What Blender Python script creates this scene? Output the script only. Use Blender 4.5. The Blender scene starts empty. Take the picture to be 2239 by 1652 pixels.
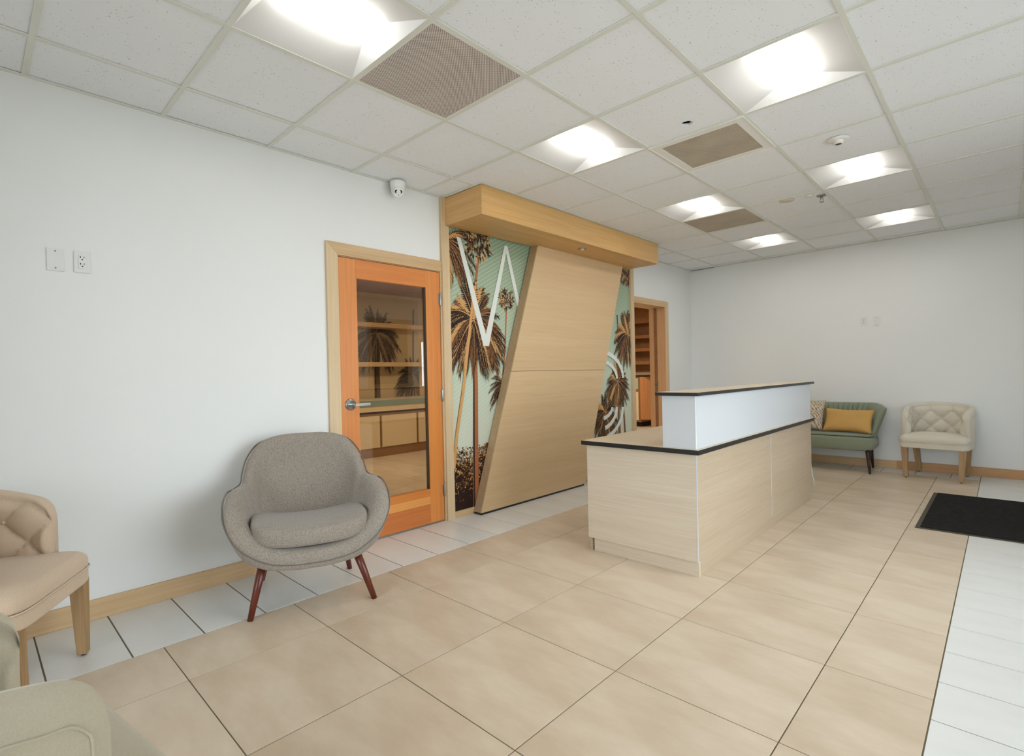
import bpy, bmesh, math, random
from math import sin, cos, pi, radians as R
from mathutils import Vector, Matrix
random.seed(7)
S = bpy.context.scene
COL = S.collection

# ------------------------------------------------------------------ camera
F, CX, CY, W, H = 1137.3, 1084.7, 826.0, 2239, 1652
YAW, PIT, ROL = .7750, -.0067, -.0223
cam = bpy.data.cameras.new('camera'); cam_o = bpy.data.objects.new('camera', cam); COL.objects.link(cam_o)
cam.sensor_width = 36; cam.lens = F * 36 / W
cam.shift_x = (W / 2 - CX) / W
cam.clip_start = .02
fw = Vector((-sin(YAW) * cos(PIT), cos(YAW) * cos(PIT), sin(PIT)))
rt = Vector((cos(YAW), sin(YAW), 0)); up = rt.cross(fw)
r2 = cos(ROL) * rt + sin(ROL) * up; u2 = -sin(ROL) * rt + cos(ROL) * up
m = Matrix((r2, u2, -fw)).transposed().to_4x4(); m.translation = (3.3622, -.7330, 1.2114)
cam_o.matrix_world = m
S.camera = cam_o

# ------------------------------------------------------------------ light
S.view_settings.view_transform = 'Standard'; S.view_settings.look = 'None'
S.view_settings.gamma = 1; S.view_settings.use_curve_mapping = False
S.view_settings.exposure = 0.84
wd = bpy.data.worlds.new('sky'); S.world = wd; wd.use_nodes = True
bg = wd.node_tree.nodes['Background']; bg.inputs[0].default_value = (.83, .92, 1.0, 1); bg.inputs[1].default_value = 4.0
LENS = 9.0            # troffer lens emission
HC = 2.6956           # ceiling height
L = 6.912             # far wall
XR = 4.8              # street wall
YN = -2.4             # wall behind the camera
def area(name, loc, sx, sy, power, col, rot=(0, 0, 0), portal=False):
    l = bpy.data.lights.new(name, 'AREA'); l.shape = 'RECTANGLE'; l.size = sx; l.size_y = sy; l.energy = power; l.color = col
    if portal: l.cycles.is_portal = True
    o = bpy.data.objects.new(name, l); COL.objects.link(o); o.location = loc; o.rotation_euler = rot; return o
for (y0, y1, z0, z1) in ((.4, 3.9, .1, 2.45), (5.5, 6.0, .7, 1.95)):
    area('window_portal', (XR + .1, (y0 + y1) / 2, (z0 + z1) / 2), y1 - y0, z1 - z0, 1, (1, 1, 1), (pi / 2, 0, pi / 2), True)
area('window_portal', (2.95, YN - .1, 1.27), 3.5, 2.3, 1, (1, 1, 1), (pi / 2, 0, 0), True)
area('back_room_fill', (-2.0, 3.2, 2.55), .6, 1.8, 24, (1, .84, .64))  # unseen area lights added to brighten the back room, no fixture there
area('back_room_fill', (-1.9, 7.6, 2.55), .6, 1.4, 42, (1, .86, .70))

# ------------------------------------------------------------------ materials
def srgb(r, g, b):
    f = lambda c: ((c / 255 + .055) / 1.055) ** 2.4 if c > 10 else c / 255 / 12.92
    return (f(r), f(g), f(b), 1)
MC = {}
def node_mat(name):
    m = bpy.data.materials.new(name); m.use_nodes = True
    nt = m.node_tree; return m, nt, nt.nodes['Principled BSDF']
def N(nt, t, **k):
    n = nt.nodes.new(t)
    for a, v in k.items():
        if a.startswith('i_'): n.inputs[a[2:].replace('_', ' ')].default_value = v
        else: setattr(n, a, v)
    return n
def coords(nt, scale=(1, 1, 1), rot=(0, 0, 0)):
    tc = N(nt, 'ShaderNodeTexCoord'); mp = N(nt, 'ShaderNodeMapping')
    mp.inputs['Scale'].default_value = scale; mp.inputs['Rotation'].default_value = rot
    nt.links.new(tc.outputs['Object'], mp.inputs['Vector']); return mp.outputs[0]
def ramp(nt, fac, stops):
    r = N(nt, 'ShaderNodeValToRGB'); cr = r.color_ramp
    while len(cr.elements) < len(stops): cr.elements.new(.5)
    for e, (p, c) in zip(cr.elements, stops): e.position = p; e.color = c
    nt.links.new(fac, r.inputs[0]); return r.outputs[0]
def plain(name, c, rough=.6, metal=0, spec=.5, var=.0, vs=3.0, bump=0, bs=200, emis=0, coat=0):
    if name in MC: return MC[name]
    m, nt, p = node_mat(name)
    p.inputs['Roughness'].default_value = rough; p.inputs['Metallic'].default_value = metal
    p.inputs['Specular IOR Level'].default_value = spec; p.inputs['Base Color'].default_value = c
    if coat: p.inputs['Coat Weight'].default_value = coat
    if var:
        n = N(nt, 'ShaderNodeTexNoise'); n.inputs['Scale'].default_value = vs; n.inputs['Detail'].default_value = 4
        nt.links.new(coords(nt), n.inputs['Vector'])
        a = tuple(max(0, x * (1 - var)) for x in c[:3]) + (1,); b = tuple(min(1, x * (1 + var)) for x in c[:3]) + (1,)
        nt.links.new(ramp(nt, n.outputs[0], [(.3, a), (.7, b)]), p.inputs['Base Color'])
    if bump:
        n = N(nt, 'ShaderNodeTexNoise'); n.inputs['Scale'].default_value = bs; nt.links.new(coords(nt), n.inputs['Vector'])
        b = N(nt, 'ShaderNodeBump'); b.inputs['Strength'].default_value = bump; b.inputs['Distance'].default_value = .002
        nt.links.new(n.outputs[0], b.inputs['Height']); nt.links.new(b.outputs[0], p.inputs['Normal'])
    if emis: p.inputs['Emission Color'].default_value = c; p.inputs['Emission Strength'].default_value = emis
    MC[name] = m; return m
def wood(name, c1, c2, axis='y', fine=1.0, rough=.5, c3=None, seed=0, contrast=(.32, .68)):
    if name in MC: return MC[name]
    m, nt, p = node_mat(name)
    sc = {'x': (1.6, 60, 60), 'y': (60, 1.6, 60), 'z': (60, 60, 1.6)}[axis]
    n = N(nt, 'ShaderNodeTexNoise'); n.inputs['Scale'].default_value = 1.0 * fine; n.inputs['Detail'].default_value = 6
    n.inputs['Roughness'].default_value = .65; n.inputs['Distortion'].default_value = .25
    v = coords(nt, sc); nt.links.new(v, n.inputs['Vector'])
    n2 = N(nt, 'ShaderNodeTexNoise'); n2.inputs['Scale'].default_value = .12; n2.inputs['Detail'].default_value = 2
    nt.links.new(v, n2.inputs['Vector'])
    mx = N(nt, 'ShaderNodeMath', operation='MULTIPLY_ADD'); mx.inputs[1].default_value = .42
    nt.links.new(n2.outputs[0], mx.inputs[0]); hf = N(nt, 'ShaderNodeMath', operation='MULTIPLY'); hf.inputs[1].default_value = .58
    nt.links.new(n.outputs[0], hf.inputs[0]); nt.links.new(hf.outputs[0], mx.inputs[2])
    nt.links.new(ramp(nt, mx.outputs[0], [(contrast[0], c1), (contrast[1], c2)]), p.inputs['Base Color'])
    p.inputs['Roughness'].default_value = rough
    b = N(nt, 'ShaderNodeBump'); b.inputs['Strength'].default_value = .12; b.inputs['Distance'].default_value = .001
    nt.links.new(n.outputs[0], b.inputs['Height']); nt.links.new(b.outputs[0], p.inputs['Normal'])
    MC[name] = m; return m
def fabric(name, c, var=.12, scale=900, weave=.5, blot=.06):
    if name in MC: return MC[name]
    m, nt, p = node_mat(name)
    v = coords(nt)
    n = N(nt, 'ShaderNodeTexNoise'); n.inputs['Scale'].default_value = scale * .28; n.inputs['Detail'].default_value = 2
    nt.links.new(v, n.inputs['Vector'])
    n2 = N(nt, 'ShaderNodeTexNoise'); n2.inputs['Scale'].default_value = 6; nt.links.new(v, n2.inputs['Vector'])
    k = lambda f: tuple(min(1, x * f) for x in c[:3]) + (1,)
    a = ramp(nt, n.outputs[0], [(.35, k(1 - var)), (.65, k(1 + var))])
    b = ramp(nt, n2.outputs[0], [(.3, k(1 - blot)), (.7, k(1 + blot))])
    mx = N(nt, 'ShaderNodeMix', data_type='RGBA'); mx.inputs[0].default_value = .4
    nt.links.new(a, mx.inputs['A']); nt.links.new(b, mx.inputs['B']); nt.links.new(mx.outputs['Result'], p.inputs['Base Color'])
    p.inputs['Roughness'].default_value = .95; p.inputs['Specular IOR Level'].default_value = .15
    p.inputs['Sheen Weight'].default_value = .25; p.inputs['Sheen Roughness'].default_value = .5
    bp = N(nt, 'ShaderNodeBump'); bp.inputs['Strength'].default_value = .35; bp.inputs['Distance'].default_value = .0015
    nt.links.new(n.outputs[0], bp.inputs['Height']); nt.links.new(bp.outputs[0], p.inputs['Normal'])
    MC[name] = m; return m
def glass_mat(name, tint=(1, 1, 1, 1), refl=1.0):
    m = bpy.data.materials.new(name); m.use_nodes = True; nt = m.node_tree; nt.nodes.clear()
    o = N(nt, 'ShaderNodeOutputMaterial'); t = N(nt, 'ShaderNodeBsdfTransparent'); g = N(nt, 'ShaderNodeBsdfGlossy')
    t.inputs[0].default_value = tint; g.inputs['Roughness'].default_value = .0; g.inputs[0].default_value = (refl, refl, refl, 1)
    f = N(nt, 'ShaderNodeFresnel'); f.inputs[0].default_value = 1.5; x = N(nt, 'ShaderNodeMixShader')
    nt.links.new(f.outputs[0], x.inputs[0]); nt.links.new(t.outputs[0], x.inputs[1]); nt.links.new(g.outputs[0], x.inputs[2])
    nt.links.new(x.outputs[0], o.inputs[0]); return m

M_wall = plain('wall_paint', srgb(232, 233, 230), .75, var=.012, vs=1.2, bump=.05, bs=90)
M_white = plain('white_metal', srgb(232, 230, 224), .45)
M_tbar = plain('grid_metal', srgb(222, 223, 213), .5)
M_trof = plain('reflector_white', srgb(214, 214, 212), .6)
M_black = plain('black_edge', srgb(26, 25, 24), .4)
M_dark = plain('dark_void', srgb(14, 13, 12), .9)
M_steel = plain('brushed_steel', srgb(165, 165, 160), .32, metal=.9)
M_oak_y = wood('light_oak_lengthwise', srgb(192, 157, 112), srgb(218, 187, 145), 'y')
M_oak_z = wood('light_oak_upright', srgb(200, 172, 132), srgb(222, 198, 160), 'z')
M_oak_x = wood('light_oak_across', srgb(192, 157, 112), srgb(218, 187, 145), 'x')
M_desk_y_dim = wood('pale_oak_lengthwise_dimmed', srgb(166, 146, 120), srgb(186, 168, 143), 'y', 1.3)  # same oak as the desk ends, darkened in colour to offset window light
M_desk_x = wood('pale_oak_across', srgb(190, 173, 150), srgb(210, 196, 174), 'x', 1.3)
M_canopy_y = wood('honey_oak_lengthwise', srgb(196, 150, 88), srgb(224, 183, 122), 'y')
M_canopy_x = wood('honey_oak_across', srgb(196, 150, 88), srgb(222, 180, 120), 'x')
M_fir_z = wood('orange_fir_upright', srgb(204, 122, 56), srgb(228, 150, 76), 'z', rough=.35)
M_fir_y = wood('orange_fir_across', srgb(200, 116, 50), srgb(224, 142, 68), 'y', rough=.35)
M_fir_y2 = wood('yellow_fir_across', srgb(222, 150, 76), srgb(236, 168, 92), 'y', rough=.35)
M_fir_y3 = wood('red_fir_across', srgb(186, 104, 48), srgb(212, 128, 64), 'y', rough=.35)
M_brown = wood('brown_oak', srgb(120, 78, 42), srgb(150, 104, 60), 'y')
M_brown_z = wood('brown_oak_upright', srgb(192, 144, 98), srgb(214, 170, 124), 'z')
M_mahog = wood('mahogany_stain', srgb(70, 26, 16), srgb(112, 46, 28), 'z', .6, .3)
M_espr = wood('espresso_stain', srgb(34, 18, 14), srgb(58, 32, 24), 'z', .6, .35)
M_legoak = wood('weathered_oak', srgb(140, 108, 68), srgb(196, 162, 118), 'z', 1.0, .5)
M_grey = fabric('taupe_wool', srgb(146, 136, 124), .34, 620)
M_greyp = fabric('taupe_piping', srgb(112, 104, 96), .1)
M_linen = fabric('cream_linen', srgb(214, 206, 188), .06)
M_linen_dim = fabric('cream_linen_dimmed', srgb(192, 183, 160), .06)  # cream linen again, coloured darker for the chair in strong window light
M_tan = fabric('tan_linen', srgb(208, 186, 160), .08)
M_green = fabric('sage_weave', srgb(134, 141, 119), .16)
M_greend = fabric('dark_green_piping', srgb(48, 56, 44), .1)
M_lam = plain('worktop_laminate', srgb(214, 196, 168), .35, var=.05, vs=2)
M_gloss = plain('white_laminate', srgb(196, 199, 201), .25)
M_cream = plain('cream_panel', srgb(216, 196, 160), .4)
M_teal = plain('teal_edge', srgb(120, 140, 128), .3)
M_glassdoor = glass_mat('door_glass', (.9, .88, .82, 1), 1.4)
M_glass = glass_mat('clear_glass')
M_print = plain('switch_plastic', srgb(226, 227, 224), .3)
M_hole = plain('socket_hole', srgb(20, 18, 18), .6)

def tile_mat(name, c, c2, rough=.3, streak=True, var=.04):
    m, nt, p = node_mat(name)
    v = coords(nt, (1.2, 3.2, 1), (0, 0, .2)); n = N(nt, 'ShaderNodeTexNoise'); n.inputs['Scale'].default_value = 1.6
    n.inputs['Detail'].default_value = 5; n.inputs['Roughness'].default_value = .6; nt.links.new(v, n.inputs['Vector'])
    oi = N(nt, 'ShaderNodeObjectInfo'); ad = N(nt, 'ShaderNodeMath', operation='MULTIPLY_ADD'); ad.inputs[1].default_value = .14
    nt.links.new(oi.outputs['Random'], ad.inputs[0]); nt.links.new(n.outputs[0], ad.inputs[2])
    nt.links.new(ramp(nt, ad.outputs[0], [(.38, c), (.72, c2)]), p.inputs['Base Color'])
    p.inputs['Roughness'].default_value = rough; return m
M_beige = tile_mat('beige_porcelain', srgb(194, 173, 146), srgb(214, 197, 173), .38)
M_wtile = tile_mat('white_porcelain', srgb(216, 216, 210), srgb(224, 223, 218), .3)
M_grout = plain('grout', srgb(112, 100, 80), .9)

def ceil_tile_mat():
    m, nt, p = node_mat('pinhole_mineral_tile'); v = coords(nt)
    vo = N(nt, 'ShaderNodeTexVoronoi'); vo.inputs['Scale'].default_value = 62; vo.inputs['Randomness'].default_value = 1
    nt.links.new(v, vo.inputs['Vector'])
    n = N(nt, 'ShaderNodeTexNoise'); n.inputs['Scale'].default_value = 30; nt.links.new(v, n.inputs['Vector'])
    th = N(nt, 'ShaderNodeMath', operation='MULTIPLY'); th.inputs[1].default_value = .26; nt.links.new(n.outputs[0], th.inputs[0])
    lt = N(nt, 'ShaderNodeMath', operation='LESS_THAN'); nt.links.new(vo.outputs['Distance'], lt.inputs[0]); nt.links.new(th.outputs[0], lt.inputs[1])
    n3 = N(nt, 'ShaderNodeTexNoise'); n3.inputs['Scale'].default_value = 9; nt.links.new(v, n3.inputs['Vector'])
    mu = N(nt, 'ShaderNodeMath', operation='MULTIPLY'); nt.links.new(lt.outputs[0], mu.inputs[0])
    g = N(nt, 'ShaderNodeMath', operation='GREATER_THAN'); g.inputs[1].default_value = .42; nt.links.new(n3.outputs[0], g.inputs[0]); nt.links.new(g.outputs[0], mu.inputs[1])
    nt.links.new(ramp(nt, mu.outputs[0], [(0, srgb(238, 240, 242)), (1, srgb(190, 184, 172))]), p.inputs['Base Color'])
    p.inputs['Roughness'].default_value = .9; p.inputs['Specular IOR Level'].default_value = .1; return m
M_ctile = ceil_tile_mat()
def perf_mat(name, pitch, base, hole, rad):
    m, nt, p = node_mat(name); v = coords(nt)
    vo = N(nt, 'ShaderNodeTexVoronoi'); vo.inputs['Scale'].default_value = 1 / pitch; vo.inputs['Randomness'].default_value = 0
    vo.voronoi_dimensions = '2D'; mp = N(nt, 'ShaderNodeMapping'); mp.inputs['Rotation'].default_value = (0, 0, pi / 4)
    nt.links.new(v, mp.inputs[0]); nt.links.new(mp.outputs[0], vo.inputs['Vector'])
    lt = N(nt, 'ShaderNodeMath', operation='LESS_THAN'); lt.inputs[1].default_value = rad; nt.links.new(vo.outputs['Distance'], lt.inputs[0])
    n = N(nt, 'ShaderNodeTexNoise'); n.inputs['Scale'].default_value = 5; nt.links.new(v, n.inputs['Vector'])
    hc = ramp(nt, n.outputs[0], [(.35, hole), (.68, tuple(min(1, x * 2.2 + .03) for x in hole[:3]) + (1,))])
    mx = N(nt, 'ShaderNodeMix', data_type='RGBA'); nt.links.new(lt.outputs[0], mx.inputs[0]); mx.inputs['A'].default_value = base
    nt.links.new(hc, mx.inputs['B']); nt.links.new(mx.outputs['Result'], p.inputs['Base Color']); p.inputs['Roughness'].default_value = .6
    return m
M_perf = perf_mat('perforated_metal', .0078, srgb(226, 218, 210), srgb(72, 52, 44), .36)
M_perf2 = perf_mat('perforated_metal_fine', .0085, srgb(200, 190, 172), srgb(108, 92, 72), .36)

# ------------------------------------------------------------------ mesh helpers
def finish(bm, name, mat, parent=None, smooth=False, mats=None):
    me = bpy.data.meshes.new(name)
    bmesh.ops.recalc_face_normals(bm, faces=bm.faces)
    bm.to_mesh(me); bm.free()
    for mm in (mats or [mat]): me.materials.append(mm)
    if smooth:
        for p in me.polygons: p.use_smooth = True
    o = bpy.data.objects.new(name, me); COL.objects.link(o)
    if parent: o.parent = parent
    return o
def addbox(bm, x0, x1, y0, y1, z0, z1, mi=0, topmi=None):
    v = [bm.verts.new(p) for p in ((x0, y0, z0), (x1, y0, z0), (x1, y1, z0), (x0, y1, z0), (x0, y0, z1), (x1, y0, z1), (x1, y1, z1), (x0, y1, z1))]
    for k, f in enumerate(((0, 3, 2, 1), (4, 5, 6, 7), (0, 1, 5, 4), (1, 2, 6, 5), (2, 3, 7, 6), (3, 0, 4, 7))):
        fc = bm.faces.new([v[i] for i in f]); fc.material_index = topmi if (topmi is not None and k == 1) else mi
def box(name, x0, x1, y0, y1, z0, z1, mat, parent=None, bev=0, seg=1, mats=None, topmi=None):
    bm = bmesh.new(); addbox(bm, x0, x1, y0, y1, z0, z1, 0, topmi)
    if bev: bmesh.ops.bevel(bm, geom=list(bm.edges), offset=bev, segments=seg, profile=.5, affect='EDGES')
    return finish(bm, name, mat, parent, smooth=False, mats=mats)
def prism(name, pts, axis, a0, a1, mat, parent=None, bev=0):
    """extrude polygon pts along axis; pts in the other two coords"""
    bm = bmesh.new()
    def mk(p, a): return {'x': (a, p[0], p[1]), 'y': (p[0], a, p[1]), 'z': (p[0], p[1], a)}[axis]
    A = [bm.verts.new(mk(p, a0)) for p in pts]; B = [bm.verts.new(mk(p, a1)) for p in pts]
    bm.faces.new(A); bm.faces.new(B[::-1]); n = len(pts)
    for i in range(n): bm.faces.new((A[i], A[(i + 1) % n], B[(i + 1) % n], B[i]))
    bmesh.ops.recalc_face_normals(bm, faces=bm.faces)
    if bev: bmesh.ops.bevel(bm, geom=list(bm.edges), offset=bev, segments=2, profile=.5, affect='EDGES')
    return finish(bm, name, mat, parent)
def gridmesh(bm, P, closeu=False, closev=False, mi=0):
    """P[i][j] points"""
    V = [[bm.verts.new(p) for p in row] for row in P]; nu, nv = len(V), len(V[0])
    for i in range(nu if closeu else nu - 1):
        for j in range(nv if closev else nv - 1):
            a, b, c, d = V[i][j], V[(i + 1) % nu][j], V[(i + 1) % nu][(j + 1) % nv], V[i][(j + 1) % nv]
            try: bm.faces.new((a, b, c, d)).material_index = mi
            except ValueError: pass
    return V
def addtube(bm, pts, r, n=8, closed=False, r1=None, square=False):
    pts = [Vector(p) for p in pts]; rings = []; m_ = len(pts)
    for i, p in enumerate(pts):
        if closed: d = pts[(i + 1) % m_] - pts[i - 1]
        else: d = pts[min(i + 1, m_ - 1)] - pts[max(i - 1, 0)]
        d.normalize(); a = Vector((0, 0, 1)) if abs(d.z) < .9 else Vector((1, 0, 0))
        u = d.cross(a).normalized(); v = d.cross(u)
        rr = r if r1 is None else r + (r1 - r) * i / (m_ - 1)
        rings.append([p + rr * (cos(2 * pi * k / n) * u + sin(2 * pi * k / n) * v) for k in range(n)])
    V = gridmesh(bm, rings, closeu=closed, closev=True)
    if not closed: bm.faces.new(V[0]); bm.faces.new(V[-1][::-1])
def tube(name, pts, r, mat, parent=None, n=8, closed=False, r1=None):
    bm = bmesh.new(); addtube(bm, pts, r, n, closed, r1); return finish(bm, name, mat, parent, True)
def lathe(bm, prof, c=(0, 0, 0), axis='z', n=24):
    rows = []
    for k in range(n):
        a = 2 * pi * k / n; row = []
        for (r, h) in prof:
            q = {'z': (r * cos(a), r * sin(a), h), 'x': (h, r * cos(a), r * sin(a)), 'y': (r * cos(a), h, r * sin(a))}[axis]
            row.append((c[0] + q[0], c[1] + q[1], c[2] + q[2]))
        rows.append(row)
    gridmesh(bm, rows, closeu=True); bmesh.ops.remove_doubles(bm, verts=bm.verts, dist=1e-6)
def turned(name, prof, c, mat, parent=None, axis='z', n=24):
    bm = bmesh.new(); lathe(bm, prof, c, axis, n); return finish(bm, name, mat, parent, True)
def catmull(P, n, closed=False):
    P = [Vector(p) for p in P]; m_ = len(P); out = []
    for i in range(m_ if closed else m_ - 1):
        g = (lambda k: P[k % m_]) if closed else (lambda k: P[max(0, min(m_ - 1, k))])
        a, b, c, d = g(i - 1), g(i), g(i + 1), g(i + 2)
        for k in range(n):
            t = k / n
            out.append(.5 * ((2 * b) + (-a + c) * t + (2 * a - 5 * b + 4 * c - d) * t * t + (-a + 3 * b - 3 * c + d) * t ** 3))
    if not closed: out.append(P[-1])
    return out
def subsurf(o, n=1):
    md = o.modifiers.new('smooth', 'SUBSURF'); md.levels = n; md.render_levels = n; return o
def empty(name, loc=(0, 0, 0), rz=0):
    o = bpy.data.objects.new(name, None); COL.objects.link(o); o.location = loc; o.rotation_euler = (0, 0, rz); return o
def tag(o, label, cat=None, group=None, kind=None):
    o['label'] = label
    if cat: o['category'] = cat
    if group: o['group'] = group
    if kind: o['kind'] = kind
    return o
def struct(o, label=None):
    o['kind'] = 'structure'
    if label: o['label'] = label
    return o

# ------------------------------------------------------------------ room shell
T = .6096
XI = [0, .404, 1.047, 1.672, 2.285, 2.888, 3.49, 4.10, 4.71, XR]
YJ = [YN, -1.766, -1.156, -.503, .070, .656, 1.257, 1.875, 2.487, 3.110, 3.720, 4.335, 4.951, 5.554, 6.162, 6.769, L]
JO = 3                                   # YJ index of line j = 0
def J(j): return YJ[j + JO]
bm = bmesh.new(); addbox(bm, -4.3, XR + .12, YN - .12, 10.3, HC + .12, HC + .2)
ceiling = struct(finish(bm, 'ceiling', M_white), 'suspended ceiling of pinholed mineral tiles in a painted metal grid')
cut = {}
lights = [(2, 1), (2, 4), (4, 4), (4, 7), (2, 7), (2, 10), (4, 10)]
grilles = {(2, 2): 1, (3, 5): 2, (2, 8): 3}
mesh_cache = {}
def tile(i, jj):
    x0, x1, y0, y1 = XI[i] + .0005, XI[i + 1] - .0005, YJ[jj] + .0005, YJ[jj + 1] - .0005
    key = (round(x1 - x0, 3), round(y1 - y0, 3))
    sx, sy = (x1 - x0) / 2, (y1 - y0) / 2
    if key not in mesh_cache:
        o = box('ceiling_tile', -sx, sx, -sy, sy, 0, .015, M_ctile, ceiling); mesh_cache[key] = o.data
    else:
        o = bpy.data.objects.new('ceiling_tile', mesh_cache[key]); COL.objects.link(o); o.parent = ceiling
    o.location = ((x0 + x1) / 2, (y0 + y1) / 2, HC + .006 + random.uniform(0, .0012)); return o
for i in range(len(XI) - 1):
    for jj in range(len(YJ) - 1):
        if (i, jj - JO) in lights or (i, jj - JO) in grilles: continue
        if (i, jj - JO) == (3, 4): continue
        o = tile(i, jj)
# tile with a round hole
def holed_tile(x0, x1, y0, y1, c, r):
    bm = bmesh.new(); n = 24; out = []; inn = []
    def edge(a):
        dx, dy = cos(a), sin(a); t = min([(x1 - c[0]) / dx if dx > 1e-9 else 9, (x0 - c[0]) / dx if dx < -1e-9 else 9, (y1 - c[1]) / dy if dy > 1e-9 else 9, (y0 - c[1]) / dy if dy < -1e-9 else 9])
        return c[0] + dx * t, c[1] + dy * t
    angs = [2 * pi * k / n for k in range(n)] + [math.atan2(b - c[1], a - c[0]) % (2 * pi) for a in (x0, x1) for b in (y0, y1)]
    angs.sort(); rows = []
    for a in angs:
        e = edge(a); rr = r * (1 + .08 * sin(5 * a))
        rows.append([(e[0], e[1], HC + .006), (c[0] + rr * cos(a), c[1] + rr * sin(a), HC + .006), (c[0] + rr * cos(a), c[1] + rr * sin(a), HC + .021), (e[0], e[1], HC + .021)])
    gridmesh(bm, rows, closeu=True); return finish(bm, 'ceiling_tile', M_ctile, ceiling)
ht = holed_tile(XI[3] + .001, XI[4] - .001, J(4) + .001, J(5) - .001, (2.004, 2.351), .032); ht['label'] = 'ceiling tile with a ragged round hole'
hb = box('hole_backing', 1.95, 2.06, 2.30, 2.40, HC + .06, HC + .07, M_dark, ht)
# T-bars
for i in range(1, len(XI) - 1):
    box('grid_bar', XI[i] - .012, XI[i] + .012, YN, L, HC, HC + .0055, M_tbar, ceiling, .0008)
for jj in range(1, len(YJ) - 1):
    for i in range(len(XI) - 1):
        a = XI[i] + (.012 if i else .0); b = XI[i + 1] - .012
        box('cross_bar', a, b, YJ[jj] - .012, YJ[jj] + .012, HC + .0004, HC + .0058, M_tbar, ceiling)
box('wall_angle', 0, .022, YN, 2.10, HC - .001, HC + .004, M_tbar, ceiling)
box('wall_angle', 0, .022, 4.99, L, HC - .001, HC + .004, M_tbar, ceiling)
box('wall_angle', .022, XR, L - .022, L, HC - .001, HC + .004, M_tbar, ceiling)
box('wall_angle', .455, .495, 2.08, 5.0, HC - .001, HC + .004, M_tbar, ceiling)
box('wall_angle', .022, .455, 2.08, 2.103, HC - .001, HC + .004, M_tbar, ceiling)

box('corner_gap', .022, .36, L - .020, L - .001, HC - .003, HC - .0012, M_dark, ceiling)
# floor
FT = empty('floor'); struct(FT, 'floor of beige porcelain squares bordered by white porcelain')
box('grout_bed', -4.2, XR, YN, 10.2, -.06, -.0025, M_grout, FT)
G = .0022
fcache = {}
def ftile(x0, x1, y0, y1, mat, g=G):
    if x1 - x0 < .02 or y1 - y0 < .02: return
    x0 += g; x1 -= g; y0 += g; y1 -= g
    key = (round(x1 - x0, 4), round(y1 - y0, 4), mat.name)
    sx, sy = (x1 - x0) / 2, (y1 - y0) / 2
    if key not in fcache:
        bm = bmesh.new(); addbox(bm, -sx, sx, -sy, sy, -.012, 0)
        bmesh.ops.bevel(bm, geom=[e for e in bm.edges if min(v.co.z for v in e.verts) > -.001], offset=.0008, segments=1, affect='EDGES')
        o = finish(bm, 'floor_tile', mat, FT); fcache[key] = o.data
    else:
        o = bpy.data.objects.new('floor_tile', fcache[key]); COL.objects.link(o); o.parent = FT
    o.location = ((x0 + x1) / 2, (y0 + y1) / 2, random.uniform(-.0004, 0))
BX = [.5988, .981, 1.5996, 2.2185, 2.8226, 3.1636]
FY0, FSY = -.1216, .6049
BY = [YN] + [FY0 + k * FSY for k in range(-3, 12)]; YB = 6.6117
BY = [y for y in BY if y < YB - .05] + [YB]
for a in range(5):
    for b in range(len(BY) - 1): ftile(BX[a], BX[a + 1], BY[b], BY[b + 1], M_beige)
t0, tw = -.5263, .288
wy = [YN] + [t0 + k * tw for k in range(-6, 25)]; wy = [y for y in wy if y < YB - .02] + [YB]
for b in range(len(wy) - 1): ftile(.0, BX[0], wy[b], wy[b + 1], M_wtile, .0032)
fx = [0, .205, .507, .809, 1.11, 1.413, 1.715, 2.016, 2.321, 2.626, 2.928, 3.1636]
for b in range(len(fx) - 1): ftile(fx[b], fx[b + 1], YB, L, M_wtile, .0032)
ry = [3.904 - .2935 * k for k in range(-11, 22)]; ry = sorted([y for y in ry if YN < y < L - .05] + [YN, L])
for b in range(len(ry) - 1):
    for (x0, x1) in ((BX[5], 3.773), (3.773, 4.383), (4.383, XR)): ftile(x0, x1, ry[b], ry[b + 1], M_wtile, .0028)
yy = .5
while yy < 10:                             # back room floor
    for x0 in (-4.2, -3.59, -2.98, -2.37, -1.76, -1.15, -.54):
        ftile(x0, min(x0 + .61, -.0), yy, min(yy + .61, 10.2), M_beige)
    yy += .61

def wallseg(name, boxes, mat, label):
    bm = bmesh.new()
    for b in boxes: addbox(bm, *b)
    return struct(finish(bm, name, mat), label)
D1 = (1.118, 2.062, 2.078)                 # door 1 opening y0, y1, top
D2 = (5.178, 6.055, 2.105)
TOPW = HC + .12
wallseg('wall_left', [(-.12, 0, YN, D1[0], 0, TOPW), (-.12, 0, D1[0], D1[1], D1[2], TOPW), (-.12, 0, D1[1], D2[0], 0, TOPW),
                      (-.12, 0, D2[0], D2[1], D2[2], TOPW), (-.12, 0, D2[1], 10.2, 0, TOPW)], M_wall, 'long off-white painted wall with two doorways')
wallseg('wall_far', [(0, XR + .12, L, L + .12, 0, TOPW)], M_wall, 'far off-white painted wall behind the sofa')
wallseg('wall_near', [(-.12, 1.2, YN - .12, YN, 0, TOPW), (4.7, XR + .12, YN - .12, YN, 0, TOPW), (1.2, 4.7, YN - .12, YN, 0, .12), (1.2, 4.7, YN - .12, YN, 2.42, TOPW)], M_wall, 'off-white painted wall behind the camera')
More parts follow.
